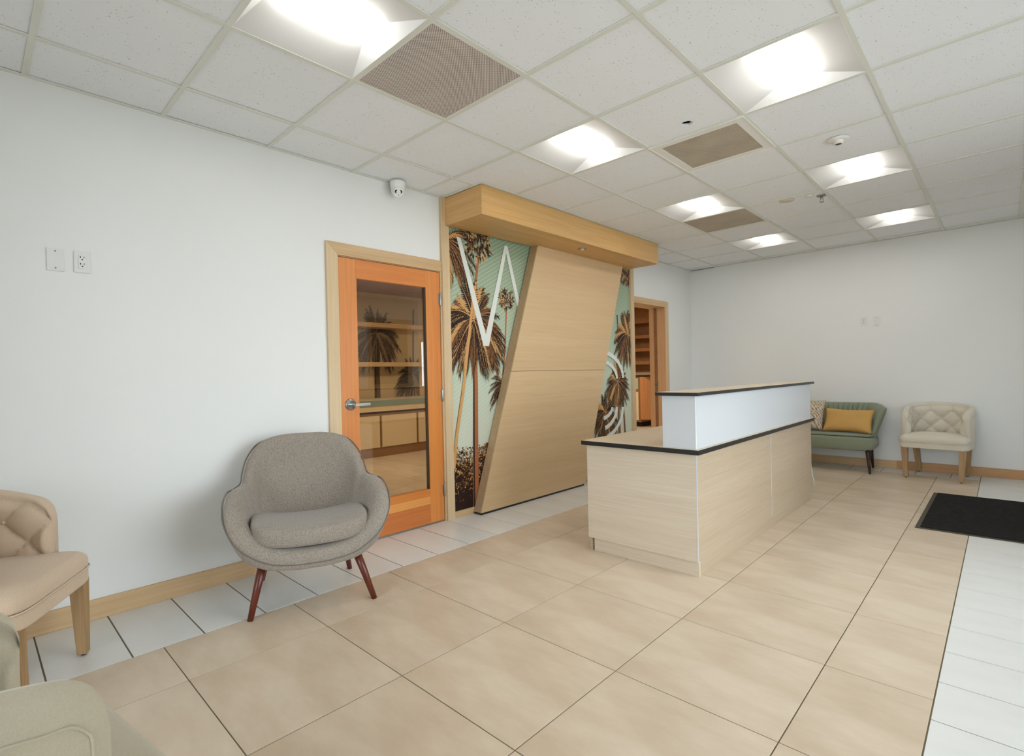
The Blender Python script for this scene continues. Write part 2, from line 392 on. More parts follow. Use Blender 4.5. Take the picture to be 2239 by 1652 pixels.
# street wall with glazing
WZ0, WZ1 = .12, 2.42
wallseg('wall_right', [(XR, XR + .12, YN, .4, 0, TOPW), (XR, XR + .12, .4, 3.9, 0, WZ0), (XR, XR + .12, .4, 3.9, WZ1, TOPW),
                       (XR, XR + .12, 3.9, 4.35, 0, TOPW), (XR, XR + .12, 4.35, 5.35, 2.3, TOPW), (XR, XR + .12, 5.35, 5.5, 0, TOPW),
                       (XR, XR + .12, 5.5, 6.0, 0, .7), (XR, XR + .12, 5.5, 6.0, 1.95, TOPW), (XR, XR + .12, 6.0, L, 0, TOPW)], M_wall, 'street-side wall with large windows')
def window(name, y0, y1, z0, z1, n, label):
    w = empty(name); struct(w, label)
    for z in (z0, z1 - .06): box('window_rail', XR, XR + .1, y0, y1, z, z + .06, M_oak_y, w)
    for k in range(n + 1):
        y = y0 + (y1 - y0 - .06) * k / n
        box('mullion', XR - .005, XR + .105, y, y + .06, z0 + .06, z1 - .06, M_oak_z, w)
    for k in range(n):
        ya = y0 + (y1 - y0 - .06) * k / n + .06; yb = y0 + (y1 - y0 - .06) * (k + 1) / n
        box('pane', XR + .05, XR + .056, ya, yb, z0 + .06, z1 - .06, M_glass, w)
window('window_1', .4, 3.9, WZ0, WZ1, 3, 'wide street window in an oak frame')
window('window_2', 5.5, 6.0, .7, 1.95, 1, 'narrow street window in an oak frame')
w4 = empty('window_3'); struct(w4, 'wide window in an oak frame behind the camera')
for z in (.12, 2.36): box('window_rail', 1.2, 4.7, YN - .1, YN, z, z + .06, M_oak_x, w4)
for k in range(5):
    x = 1.2 + 3.44 * k / 4; box('mullion', x, x + .06, YN - .105, YN + .005, .18, 2.36, M_oak_z, w4)
    if k < 4: box('pane', x + .06, x + .86, YN - .056, YN - .05, .18, 2.36, M_glass, w4)
d3 = empty('door_3'); struct(d3, 'teal panelled street door by the black mat')
for (a, b) in ((4.35, 4.45), (5.25, 5.35)): box('stile', XR + .02, XR + .07, a, b, 0, 2.3, M_oak_z, d3)
for (a, b) in ((.0, .25), (2.2, 2.3), (1.0, 1.08)): box('rail', XR + .02, XR + .07, 4.45, 5.25, a, b, M_oak_y, d3)
M_tealdoor = plain('dark_teal_paint', srgb(52, 66, 58), .4); box('door_panel', XR + .035, XR + .05, 4.45, 5.25, .25, 1.0, M_tealdoor, d3); box('door_panel', XR + .035, XR + .05, 4.45, 5.25, 1.08, 2.2, M_tealdoor, d3)
bm = bmesh.new(); addbox(bm, XR + .12, 40, -30, 40, -.1, -.02); addbox(bm, -30, XR + .12, -30, YN - .12, -.1, -.02)
struct(finish(bm, 'pavement', plain('concrete', srgb(186, 184, 178), .9, var=.08)), 'grey pavement outside the street wall')

# baseboards
def board(name, x0, x1, y0, y1, z0, z1, mat, label): return struct(box(name, x0, x1, y0, y1, z0, z1, mat, None, .0015), label)
board('baseboard_left', 0, .014, YN, 1.028, 0, .103, M_oak_y, 'light oak baseboard under the long wall')
board('baseboard_left', 0, .014, 6.17, L, 0, .098, M_oak_y, 'light oak baseboard between the open doorway and the corner')
board('baseboard_far', 0, 2.44, L - .014, L, 0, .095, M_oak_x, 'oak baseboard run behind the green sofa')
board('baseboard_far', 2.44, XR, L - .016, L, 0, .098, wood('reddish_oak_across', srgb(178, 132, 84), srgb(202, 158, 108), 'x'), 'redder oak baseboard run behind the tufted chair')
board('baseboard_mural', 0, .018, 2.143, 5.10, 0, .055, M_oak_y, 'oak baseboard strip under the palm mural')

# trims and casings
struct(box('trim_1', 0, .03, 2.062, 2.143, 0, HC, M_oak_z, None, .002), 'full-height oak upright left of the palm mural')
struct(box('trim_2', 0, .035, 5.10, 5.178, 0, HC, M_oak_z, None, .002), 'full-height oak upright right of the palm mural')
def mitred(name, y0, y1, z, w, right, parent):
    """casing: left leg, head, optional right leg"""
    prism(name, [(y0 - w, 0), (y0, 0), (y0, z), (y0 - w, z + w)], 'x', 0, .02, M_oak_z, parent, .0015)
    prism(name, [(y0 - w, z + w), (y0, z), (y1, z), (y1 + (w if right else 0), z + w)], 'x', 0, .02, M_oak_y, parent, .0015)
    if right: prism(name, [(y1, 0), (y1 + w, 0), (y1 + w, z + w), (y1, z)], 'x', 0, .02, M_oak_z, parent, .0015)

# ------------------------------------------------------------------ door 1 (orange fir, glazed)
d1 = empty('door_1'); struct(d1, 'orange fir door with a tall glass pane and a steel lever')
mitred('casing', D1[0], D1[1], D1[2], .088, False, d1)
box('jamb', -.12, .0, D1[0], D1[0] + .004, 0, D1[2], M_oak_z, d1); box('jamb', -.12, .012, D1[1] - .012, D1[1] + .0, 0, D1[2], M_oak_z, d1)
box('head_jamb', -.12, .0, D1[0], D1[1], D1[2] - .004, D1[2], M_oak_y, d1)
a, b = D1[0] + .006, D1[1] - .016; g0, g1 = 1.264, 1.902; zt = D1[2] - .008
box('stile', -.04, .003, a, g0, .012, zt, M_fir_z, d1, .0015); box('stile', -.04, .003, g1, b, .012, zt, M_fir_z, d1, .0015)
box('top_rail', -.04, .003, g0, g1, 1.932, zt, M_fir_y, d1, .0015)
for (z0, z1, mm) in ((.012, .09, M_fir_y3), (.09, .17, M_fir_y3), (.17, .232, M_fir_y2), (.232, .292, M_fir_y)):
    box('bottom_rail', -.04, .003, g0, g1, z0, z1, mm, d1, .0004)
for q in ((g0, g0 + .008, .292, 1.932), (g1 - .008, g1, .292, 1.932)): box('glazing_bead', -.03, .0, *q, plain('bronze_bead', srgb(70, 56, 40), .4) if q[0] > 1.5 else M_fir_z, d1)
box('glass_pane', -.022, -.017, g0, g1, .292, 1.932, M_glassdoor, d1)
hd = turned('handle', [(0, .003), (.043, .003), (.043, .008), (.036, .014), (.016, .018), (.014, .05), (0, .052)], (0, 1.198, 1.02), M_steel, d1, 'x')
bm = bmesh.new(); addbox(bm, .042, .056, 1.19, 1.335, 1.008, 1.026); bmesh.ops.bevel(bm, geom=list(bm.edges), offset=.004, segments=2, affect='EDGES')
finish(bm, 'lever', M_steel, hd)
turned('lock_cylinder', [(0, .05), (.009, .05), (.009, .06), (0, .061)], (0, 1.198, 1.02), M_steel, hd, 'x', 12)
for z in (1.845, 1.05, .26):
    h_ = turned('hinge', [(0, -.052), (.006, -.052), (.0075, -.046), (.0075, .046), (.006, .052), (0, .052)], (.012, D1[1] - .014, z), M_steel, d1, 'z', 12)
    box('hinge_leaf', .0, .006, D1[1] - .03, D1[1] - .002, z - .045, z + .045, M_steel, h_)
box('threshold', -.12, .0, a, b, 0, .01, M_steel, d1)

# ------------------------------------------------------------------ door 2 (open doorway)
d2 = empty('door_2'); struct(d2, 'open doorway with an oak casing into the back room')
mitred('casing', D2[0] + .0, D2[1], D2[2] - .02, .08, True, d2)
box('jamb', -.23, .005, D2[1] - .004, D2[1] + .02, 0, D2[2] - .02, M_brown_z, d2)
box('jamb_stop', -.15, -.115, D2[1] - .02, D2[1] - .004, 0, D2[2] - .02, M_brown, d2)
box('jamb', -.12, .005, D2[0] - .0, D2[0] + .01, 0, D2[2] - .02, M_oak_z, d2)
box('head_jamb', -.23, .005, D2[0], D2[1], D2[2] - .02, D2[2] - .0, M_oak_y, d2)
sp = box('strike_plate', -.147, -.119, D2[1] - .024, D2[1] - .020, .98, 1.06, M_steel, d2)
box('latch_hole', -.140, -.127, D2[1] - .0255, D2[1] - .0235, 1.0, 1.04, M_hole, sp)

# ------------------------------------------------------------------ palm artwork
BLUES = {}
def flat(name, c): return plain(name, c, .55, spec=.3)
P_DARK, P_MID, P_LIT, P_BARK = flat('print_dark_brown', srgb(44, 26, 18)), flat('print_brown', srgb(122, 80, 44)), flat('print_gold', srgb(208, 158, 98)), flat('print_bark', srgb(172, 106, 66))
def alpha_white(name, a):
    m, nt, p = node_mat(name); p.inputs['Base Color'].default_value = srgb(246, 250, 242); p.inputs['Alpha'].default_value = a; p.inputs['Roughness'].default_value = .55; return m
P_WHITE = alpha_white('print_white_overlay', .80)
def sky_print():
    m, nt, p = node_mat('print_sage_sky'); tc = N(nt, 'ShaderNodeTexCoord'); sx = N(nt, 'ShaderNodeSeparateXYZ'); nt.links.new(tc.outputs['Object'], sx.inputs[0])
    g = N(nt, 'ShaderNodeMath', operation='DIVIDE'); g.inputs[1].default_value = 2.5; nt.links.new(sx.outputs[2], g.inputs[0])
    base = ramp(nt, g.outputs[0], [(.25, srgb(208, 214, 194)), (.6, srgb(180, 196, 170)), (.95, srgb(138, 160, 132))])
    def bands(expr_y, expr_z, fr):
        a = N(nt, 'ShaderNodeMath', operation='MULTIPLY'); a.inputs[1].default_value = expr_y; nt.links.new(sx.outputs[1], a.inputs[0])
        b = N(nt, 'ShaderNodeMath', operation='MULTIPLY_ADD'); b.inputs[1].default_value = expr_z; nt.links.new(sx.outputs[2], b.inputs[0]); nt.links.new(a.outputs[0], b.inputs[2])
        c = N(nt, 'ShaderNodeMath', operation='FRACT'); d = N(nt, 'ShaderNodeMath', operation='MULTIPLY'); d.inputs[1].default_value = fr
        nt.links.new(b.outputs[0], d.inputs[0]); nt.links.new(d.outputs[0], c.inputs[0])
        e = N(nt, 'ShaderNodeMath', operation='LESS_THAN'); e.inputs[1].default_value = .14; nt.links.new(c.outputs[0], e.inputs[0]); return e.outputs[0]
    l1 = bands(-.55, 1, 27)
    k = N(nt, 'ShaderNodeMath', operation='MULTIPLY'); k.inputs[1].default_value = .45; nt.links.new(l1, k.inputs[0])
    mx = N(nt, 'ShaderNodeMix', data_type='RGBA'); nt.links.new(k.outputs[0], mx.inputs[0]); nt.links.new(base, mx.inputs['A']); mx.inputs['B'].default_value = srgb(226, 230, 212)
    nt.links.new(mx.outputs['Result'], p.inputs['Base Color']); p.inputs['Roughness'].default_value = .55; return m
M_skyp = sky_print()
class Art:
    """flat print drawn in (y, z) on plane x"""
    def __init__(s, x, box_, mats): s.bm = bmesh.new(); s.x = x; s.b = box_; s.mats = mats; s.k = 0
    def poly(s, pts, mi, up=True):
        y0, y1, z0, z1 = s.b
        for (ax, lim, sg) in ((0, y0, 1), (0, y1, -1), (1, z0, 1), (1, z1, -1)):    # clip to the print
            out = []
            for i in range(len(pts)):
                p, q = pts[i - 1], pts[i]; a, b = (p[ax] - lim) * sg, (q[ax] - lim) * sg
                if a * b < 0:
                    t = a / (a - b); out.append((p[0] + t * (q[0] - p[0]), p[1] + t * (q[1] - p[1])))
                if b >= 0: out.append(q)
            pts = out
            if len(pts) < 3: return
        s.k += 1; x = s.x + .0002 + s.k * 2e-7 * 2
        try: s.bm.faces.new([s.bm.verts.new((x, p[0], p[1])) for p in pts]).material_index = mi
        except ValueError: pass
    def stroke(s, pts, w0, w1, mi):
        n = len(pts)
        for i in range(n - 1):
            (a, b), (c, d) = pts[i], pts[i + 1]; l = math.hypot(c - a, d - b) or 1; nx, nz = -(d - b) / l, (c - a) / l
            wa, wb = (w0 + (w1 - w0) * i / (n - 1)) / 2, (w0 + (w1 - w0) * (i + 1) / (n - 1)) / 2
            s.poly([(a - nx * wa, b - nz * wa), (c - nx * wb, d - nz * wb), (c + nx * wb, d + nz * wb), (a + nx * wa, b + nz * wa)], mi)
    def frond(s, cy, cz, ang, ln, droop, mi, rnd):
        pts = []
        for k in range(9):
            t = k / 8; y = cy + cos(ang) * ln * t; z = cz + sin(ang) * ln * t - droop * ln * t * t
            pts.append((y, z))
        w = ln * .13
        for k in range(8):
            (a, b), (c, d) = pts[k], pts[k + 1]; t = (k + .5) / 8
            lw = w * math.sin(pi * min(1, .12 + t * .86)) ** .6
            for sg in (-1, 1):
                dx, dz = c - a, d - b; l = math.hypot(dx, dz) or 1; nx, nz = -dz / l * sg, dx / l * sg
                for h in (0, .5):
                    y, z = a + dx * h, b + dz * h; e = rnd.uniform(.6, 1.15)
                    s.poly([(y - dx * .15, z - dz * .15), (y + dx * .45, z + dz * .45), (y + dx * 1.25 + nx * lw * e, z + dz * 1.25 + nz * lw * e - lw * .5)], mi)
        s.stroke(pts, ln * .03, ln * .006, 3 if mi != 2 else 1)
    def palm(s, cy, cz, r, trunk, tw, seed, squash=1.0, n=34):
        rnd = random.Random(seed)
        if trunk: s.stroke(trunk, tw, tw * 1.3, 4); s.stroke([(p[0] - tw * .38, p[1]) for p in trunk], tw * .25, tw * .3, 1)
        for layer in range(3):
            for k in range(n):
                a = rnd.uniform(-.35 * pi, 1.35 * pi) if layer < 2 else rnd.uniform(-.75 * pi, -.25 * pi) + (0 if rnd.random() < .5 else pi * rnd.uniform(-.5, .5))
                ln = r * rnd.uniform(.6, 1.0) * (.95 if layer < 2 else .8)
                dr = .55 * max(0, cos(a) ** 2) + .12 + (.35 if layer == 2 else 0)
                mi = 1 if rnd.random() < (.66 if layer < 2 else .6) else (2 if rnd.random() < .62 else 3)
                s.frond(cy, cz, a, ln * squash, dr, mi, rnd)
    def crown(s, cy, cz, r, trunk, tw, seed):
        """shaggy fan palm head"""
        rnd = random.Random(seed)
        if trunk: s.stroke(trunk, tw, tw * 1.2, 4)
        for k in range(200):
            a = rnd.uniform(0, 2 * pi); q = r * math.sqrt(rnd.random()) * .85
            y, z = cy + cos(a) * q, cz + sin(a) * q * .95; l = r * rnd.uniform(.2, .42); w = l * .2; t = a + rnd.uniform(-.5, .5) if rnd.random() < .5 else -pi / 2
            mi = rnd.choice((1, 1, 1, 2, 2, 3)); s.poly([(y - sin(t) * w, z + cos(t) * w), (y + cos(t) * l, z + sin(t) * l), (y + sin(t) * w, z - cos(t) * w)], mi)
    def bush(s, y0, y1, z0, z1, seed, n=1500):
        rnd = random.Random(seed)
        for k in range(40):
            ya = y0 + (y1 - y0) * k / 40; yb = y0 + (y1 - y0) * (k + 1.2) / 40; s.poly([(ya, z0), (yb, z0), (yb, z1 * rnd.uniform(.62, .86)), (ya, z1 * rnd.uniform(.62, .86))], 1)
        for k in range(n):
            y = rnd.uniform(y0, y1); top = z1 * (1 - .35 * abs(math.sin(y * 7 + 1)) * rnd.random()); z = z0 + (top - z0) * math.sqrt(rnd.random()) ; l = rnd.uniform(.005, .015); a = rnd.uniform(0, 2 * pi)
            h = (z - z0) / (z1 - z0); mi = 1 if rnd.random() > h * .95 else rnd.choice((2, 3, 2, 1))
            s.poly([(y + l * cos(a), z + l * sin(a)), (y + l * cos(a + 2), z + l * sin(a + 2)), (y + l * .6 * cos(a + 4), z + l * .6 * sin(a + 4))], mi)
    def done(s, name, parent=None): return finish(s.bm, name, None, parent, False, s.mats)
def arc(c, ry, rz, a0, a1, n=14): return [(c[0] + ry * cos(a0 + (a1 - a0) * k / n), c[1] + rz * sin(a0 + (a1 - a0) * k / n)) for k in range(n + 1)]
mural = box('palm_mural', .001, .010, 2.143, 5.10, .055, HC - .22, M_skyp)
tag(mural, 'palm tree photo mural on pale green sky behind the leaning oak panel', 'mural')
A = Art(.010, (2.1435, 5.0995, .0555, 2.475), [M_skyp, P_DARK, P_MID, P_LIT, P_BARK, P_WHITE])
A.crown(2.50, 2.385, .17, [(2.50, 2.28), (2.46, 2.05), (2.41, 1.86), (2.36, 1.5), (2.28, 1.1), (2.20, .75), (2.15, .4)], .028, 3)
A.crown(2.85, 1.92, .115, [(2.85, 1.84), (2.82, 1.5), (2.77, 1.1), (2.70, .6), (2.66, .1)], .018, 5)
A.palm(2.80, 1.12, .24, None, .03, 11, n=20)
A.bush(2.14, 3.0, .055, .60, 2, 5200)
A.palm(2.12, 2.36, .36, None, .03, 8, n=26)
A.palm(2.42, 1.70, .43, [(2.43, 1.6), (2.425, 1.1), (2.41, .6), (2.40, .05)], .052, 21, n=60)
A.stroke([(2.44, 2.0), (2.40, 1.8), (2.34, 1.45), (2.27, 1.05), (2.19, .7), (2.15, .42)], .026, .034, 3)
# lettering: a big W whose right part runs behind the panel
A.poly([(2.235, 2.40), (2.285, 2.395), (2.60, 1.47), (2.53, 1.47)], 5)
A.poly([(2.53, 1.47), (2.60, 1.47), (2.875, 2.42), (2.835, 2.42)], 5)
A.poly([(2.835, 2.42), (2.875, 2.42), (3.18, 1.42), (3.12, 1.42)], 5)
# right end of the mural
A.crown(5.0, 2.42, .16, None, .02, 6)
A.stroke([(4.80, 1.9), (4.86, 1.2), (4.92, .6), (4.96, .05)], .02, .03, 2)
A.palm(5.04, 1.68, .36, None, .03, 31, n=30)
A.palm(4.78, 1.10, .30, [(4.78, 1.05), (4.80, .6), (4.82, .05)], .04, 33, n=30)
A.palm(4.50, .74, .30, [(4.5, .7), (4.5, .05)], .05, 35, n=34)
A.palm(4.45, .35, .30, None, .05, 37, n=26)
for (ry, rz, w) in ((.50, .33, .05), (.36, .22, .045)): A.stroke(arc((4.40, 1.12), ry, rz, .05, 1.4), w, w, 5)
for (ry, rz, w) in ((.50, .36, .05), (.36, .25, .05), (.26, .13, .045)): A.stroke(arc((4.38, .80), ry, rz, -1.3, -.05), w, w, 5)
A.done('print', mural)

# ------------------------------------------------------------------ back room seen through both doorways
M_backwall = plain('back_room_paint', srgb(206, 186, 150), .8)
wallseg('wall_back_room', [(-4.32, -4.2, .3, 10.3, 0, TOPW)], M_backwall, 'tan painted long wall of the back room')
wallseg('wall_back_room_end', [(-4.2, -.12, 10.2, 10.32, 0, TOPW)], M_backwall, 'tan painted end wall of the back room')
wallseg('wall_back_room_near', [(-4.2, -.12, .3, .42, 0, TOPW)], M_backwall, 'tan painted near wall of the back room')
bm = bmesh.new(); addbox(bm, -4.2, -.12, .42, 10.2, 2.62, 2.66)
struct(finish(bm, 'ceiling_back_room', wood('brown_ceiling_board', srgb(130, 80, 40), srgb(164, 108, 60), 'y')), 'brown wooden ceiling of the back room')
bp = box('palm_print', -4.198, -4.19, 2.9, 5.0, .85, 2.55, plain('print_sand', srgb(190, 168, 128), .6))
tag(bp, 'sepia palm print on the back room wall behind the glazed door', 'mural')
B = Art(-4.19, (2.9, 5.0, .86, 2.54), [M_cream, P_DARK, flat('print_umber', srgb(74, 56, 38)), flat('print_sepia', srgb(132, 108, 76)), flat('print_trunk', srgb(88, 68, 46)), P_WHITE])
B.palm(4.12, 1.95, .58, [(4.12, 1.9), (4.12, .86)], .09, 51, n=40)
B.palm(4.86, 1.25, .42, [(4.9, 2.4), (4.86, 1.2), (4.82, .86)], .03, 53, n=26)
B.done('print', bp)
cab = empty('base_cabinet', (-3.45, 3.9, 0)); tag(cab, 'low cabinet run with cream doors in brown frames seen through the glazed door', 'cabinet')
box('carcass', -.7, 0, -1.6, 2.6, .13, .66, M_brown, cab)
box('plinth', -.68, -.0, -1.6, 2.6, 0, .13, M_brown, cab)
for k in range(6): box('cabinet_door', 0, .018, -1.58 + k * .69, -1.58 + k * .69 + .65, .145, .625, M_cream, cab, .002)
wt = empty('counter', (-3.45, 3.9, 0)); tag(wt, 'cream counter with a teal edge on the low cabinet run', 'counter')
box('counter_apron', -.70, .03, -1.6, 2.6, .69, .78, M_cream, wt); box('counter_edge', .0, .045, -1.6, 2.6, .78, .86, M_teal, wt); box('counter_top', -.7, .0, -1.6, 2.6, .78, .865, M_cream, wt)
for k, z in enumerate((1.42, 2.06)):
    sh = box('wall_shelf', -4.2, -3.92, 2.6, 5.2, z - .035, z + .035, M_oak_y)
    tag(sh, ('lower' if k == 0 else 'upper') + ' oak wall shelf across the sepia palm print', 'shelf', 'shelves in the back room')
# end of back room through the open doorway
cb = empty('bar_cabinet', (-2.6, 9.58, 0)); tag(cb, 'tall brown cabinet with a cream door seen through the open doorway', 'cabinet')
box('carcass', -1.2, .27, 0, .6, .1, 1.10, M_brown, cb); box('plinth', -1.2, .26, .04, .6, 0, .1, M_dark, cb)
box('worktop', -1.22, .9, -.03, .6, 1.10, 1.13, M_black, cb, mats=[M_black, M_cream], topmi=1)
box('cabinet_door', -.75, .22, -.018, 0, .14, .76, M_cream, cb, .002); box('cabinet_door', -.75, .22, -.018, 0, .82, 1.06, plain('sage_panel', srgb(168, 176, 148), .4), cb, .002)
prism('side_panel', [(.272, -.03), (.36, -.03), (.60, .25), (.272, .25)], 'z', .16, 1.09, wood('amber_oak', srgb(164, 108, 60), srgb(190, 134, 82), 'z'), cb)
for k, z in enumerate((1.40, 1.69, 1.98)):
    sh = box('end_shelf', -3.6, -1.6, 9.85, 10.165, z - .035, z + .035, M_brown)
    tag(sh, ('lowest', 'middle', 'highest')[k] + ' brown shelf on the end wall of the back room', 'shelf', 'shelves in the back room')

struct(box('bulkhead', -4.19, -.13, 9.8, 10.19, 2.28, 2.615, M_brown), 'brown timber bulkhead over the end shelves of the back room')
struct(box('wall_panelling', -4.19, -.13, 10.17, 10.195, 1.2, 2.28, M_brown), 'brown panelling behind the end shelves of the back room')
# ------------------------------------------------------------------ canopy + slab
cp = empty('ceiling_canopy', (0, 0, 0)); tag(cp, 'boxed honey oak canopy hanging above the palm mural', 'canopy')
CXF, CY0, CY1, CZ0 = .470, 2.103, 4.98, 2.462
box('front_fascia', CXF - .02, CXF, CY0 + .0, CY1, CZ0, HC - .004, M_canopy_y, cp, .001)
box('end_fascia', .0, CXF - .02, CY0, CY0 + .02, CZ0, HC - .004, M_canopy_x, cp, .001)
box('end_fascia', .0, CXF - .02, CY1 - .02, CY1, CZ0, HC - .004, M_canopy_x, cp, .001)
box('soffit', .036, CXF - .02, CY0 + .02, CY1 - .02, CZ0, CZ0 + .02, M_canopy_y, cp)
dl = empty('downlight', (.32, 3.66, CZ0)); tag(dl, 'small round chrome downlight set in the underside of the oak canopy', 'light')
turned('trim_ring', [(.036, 0), (.045, -.002), (.045, -.006), (.036, -.008), (.032, 0)], (0, 0, 0), M_steel, dl)
turned('lamp', [(0, -.016), (.012, -.015), (.022, -.006), (.024, 0), (0, 0)], (0, 0, 0), plain('lamp_glass', srgb(235, 235, 230), .1, metal=.6), dl)

SX = .12
def sl(z): return 2.355 + (3.205 - 2.355) * z / 2.462
def sr(z): return 3.905 + (4.775 - 3.905) * z / 2.462
slab = empty('leaning_panel', (0, 0, 0)); tag(slab, 'big slanted oak parallelogram panel standing in front of the palm mural', 'panel')
zm = 1.238
for (z0, z1) in ((.018, zm - .0018), (zm + .0018, 2.460)):
    prism('face_board', [(sl(z0), z0), (sr(z0), z0), (sr(z1), z1), (sl(z1), z1)], 'x', SX - .012, SX, wood('panel_oak', srgb(204, 172, 128), srgb(218, 188, 146), 'y', 1.2), slab, .0008)
prism('core', [(sl(.02) + .003, .02), (sr(.02) - .003, .02), (sr(2.455) - .003, 2.455), (sl(2.455) + .003, 2.455)], 'x', .022, SX - .0125, M_brown, slab)
for s_ in (sl, sr):
    e = .003 if s_ is sl else -.003
    prism('edge_board', sorted([(s_(.018), .018), (s_(.018) + e, .018), (s_(2.46) + e, 2.46), (s_(2.46), 2.46)], key=lambda p: (p[1], p[0] if p[1] < 1 else -p[0])), 'x', .022, SX - .012, wood('panel_edge_oak', srgb(164, 134, 98), srgb(186, 158, 122), 'z'), slab)
box('plinth', .024, SX - .006, sl(0) + .01, sr(0) - .01, 0, .018, M_black, slab)

# ------------------------------------------------------------------ reception desk
DX0, DX1, DY0, DY1 = 1.318, 2.078, 2.222, 4.70
dk = empty('reception_desk', (DX1, DY0, 0)); tag(dk, 'pale oak reception desk with a raised white ledge and black edges', 'desk')
def dbox(n, x0, x1, y0, y1, z0, z1, mat, bev=.0008, **k): return box(n, x0 - DX1, x1 - DX1, y0 - DY0, y1 - DY0, z0, z1, mat, dk, bev, **k)
dbox('end_panel', DX0, DX1 - .006, DY0, DY0 + .02, .092, .722, M_desk_x)
dbox('end_panel', DX0, DX1 - .02, DY1 - .02, DY1, .092, .722, M_desk_x)
dbox('kick_plate', DX0 + .03, DX1 - .006, DY0 + .024, DY0 + .04, 0, .092, M_desk_x)
dbox('kick_plate', DX1 - .024, DX1 - .008, DY0 + .03, DY1 - .03, 0, .10, M_desk_y_dim)
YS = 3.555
dbox('front_panel', DX1 - .018, DX1, DY0 + .004, YS - .004, .098, .722, M_desk_y_dim)
dbox('front_panel', DX1 - .018, DX1, YS + .004, DY1, .098, .722, M_desk_y_dim)
dbox('corner_strip', DX1 - .006, DX1 + .001, DY0 - .001, DY0 + .004, .092, .722, M_gloss, 0)
dbox('seam_strip', DX1 - .012, DX1 + .001, YS - .004, YS + .004, .095, .722, M_gloss, 0)
dbox('back_panel', DX0, DX0 + .018, DY0 + .02, DY0 + .5, .0, .722, M_desk_y_dim); dbox('back_panel', DX0, DX0 + .018, DY1 - .5, DY1 - .02, .0, .722, M_desk_y_dim)
dbox('worktop', DX0 - .026, DX1 + .024, DY0 - .028, DY1 + .03, .722, .750, M_black, .0, mats=[M_black, M_lam], topmi=1)
LX0 = 1.872
dbox('ledge_end', LX0, DX1 - .001, DY0, DY0 + .012, .750, 1.062, M_gloss)
dbox('ledge_end', LX0, DX1 - .001, DY1 - .012, DY1, .750, 1.062, M_gloss)
dbox('ledge_front', DX1 - .013, DX1, DY0 + .012, DY1 - .012, .750, 1.062, M_gloss)
dbox('ledge_back', LX0, LX0 + .012, DY0 + .012, DY1 - .012, .750, 1.062, M_gloss)
dbox('ledge_corner_strip', DX1 - .003, DX1 + .001, DY0 - .0012, DY0 + .003, .752, 1.062, M_white, 0)
dbox('ledge_top', LX0 - .03, DX1 + .026, DY0 - .028, DY1 + .03, 1.062, 1.082, M_black, .0, mats=[M_black, M_lam], topmi=1)
tube('loose_edging', [(-.004, DY1 - DY0 + .004, .30), (.004, DY1 - DY0 + .006, .22), (.022, DY1 - DY0 + .006, .13)], .004, M_gloss, dk, 6)

# ------------------------------------------------------------------ mat
mt = empty('door_mat', (3.6, 4.93, 0)); tag(mt, 'large black entrance mat with a rubber border', 'mat')
def matmesh(n, x0, x1, y0, y1, z0, z1, mat): return box(n, x0 - 3.6, x1 - 3.6, y0 - 4.93, y1 - 4.93, z0, z1, mat, mt, .002)
matmesh('rubber_border', 2.865, 4.75, 4.20, 5.66, 0, .005, plain('rubber', srgb(70, 64, 52), .7))
matmesh('pile', 2.895, 4.72, 4.225, 5.635, .005, .011, plain('mat_pile', srgb(38, 37, 36), .95, var=.25, vs=30, bump=.8, bs=400, spec=.1))

# ------------------------------------------------------------------ ceiling fixtures
def troffer(i, j, label):
    x0, x1, y0, y1 = XI[i] + .0125, XI[i + 1] - .0125, J(j) + .0125, J(j + 1) - .0125
    cx, cy = (x0 + x1) / 2, (y0 + y1) / 2; hx, hy = (x1 - x0) / 2, (y1 - y0) / 2
    t = empty('ceiling_light', (cx, cy, HC)); tag(t, label, 'ceiling light', 'recessed ceiling lights')
    lw, le, dz = .098, .062, .055
    bm = bmesh.new()
    O = [bm.verts.new(p) for p in ((-hx, -hy, .001), (hx, -hy, .001), (hx, hy, .001), (-hx, hy, .001))]
    I = [bm.verts.new(p) for p in ((-lw, -hy + le, dz), (lw, -hy + le, dz), (lw, hy - le, dz), (-lw, hy - le, dz))]
    for k in range(4): bm.faces.new((O[k], O[(k + 1) % 4], I[(k + 1) % 4], I[k]))
    U = [bm.verts.new((v.co.x, v.co.y, .09)) for v in O]
    for k in range(4): bm.faces.new((O[k], O[(k + 1) % 4], U[(k + 1) % 4], U[k]))
    bm.faces.new(U)
    finish(bm, 'reflector', M_trof, t)
    rows = []; n = 14; ny = 16; ly = hy - le
    for a in range(n + 1):
        th = pi * a / n; row = []
        for b in range(ny + 1):
            v = -1 + 2 * b / ny; e = (1 - abs(v) ** 8) ** .5
            row.append((-lw * .93 * cos(th), ly * v, dz - .002 - .046 * sin(th) * e))
        rows.append(row)
    bm = bmesh.new(); gridmesh(bm, rows); finish(bm, 'lens', M_lens, t, True)
def lens_mat():
    m = bpy.data.materials.new('glowing_lens'); m.use_nodes = True; nt = m.node_tree; nt.nodes.clear()
    o = N(nt, 'ShaderNodeOutputMaterial'); e = N(nt, 'ShaderNodeEmission'); e.inputs[0].default_value = (1, .975, .93, 1); e.inputs[1].default_value = LENS
    nt.links.new(e.outputs[0], o.inputs[0]); return m
M_lens = lens_mat()
LL = {(2, 1): 'lit square ceiling light cut by the top frame edge, beside the largest perforated grille',
      (2, 4): 'lit square ceiling light next in line above the oak canopy front corner',
      (4, 4): 'largest lit ceiling light over the reception desk, nearest the street side',
      (4, 7): 'lit square ceiling light just past the round smoke detector',
      (2, 7): 'lit square ceiling light touching the unframed far grille',
      (2, 10): 'smallest lit ceiling light, farthest along the row nearest the canopy',
      (4, 10): 'farthest lit ceiling light near the far wall on the street side'}
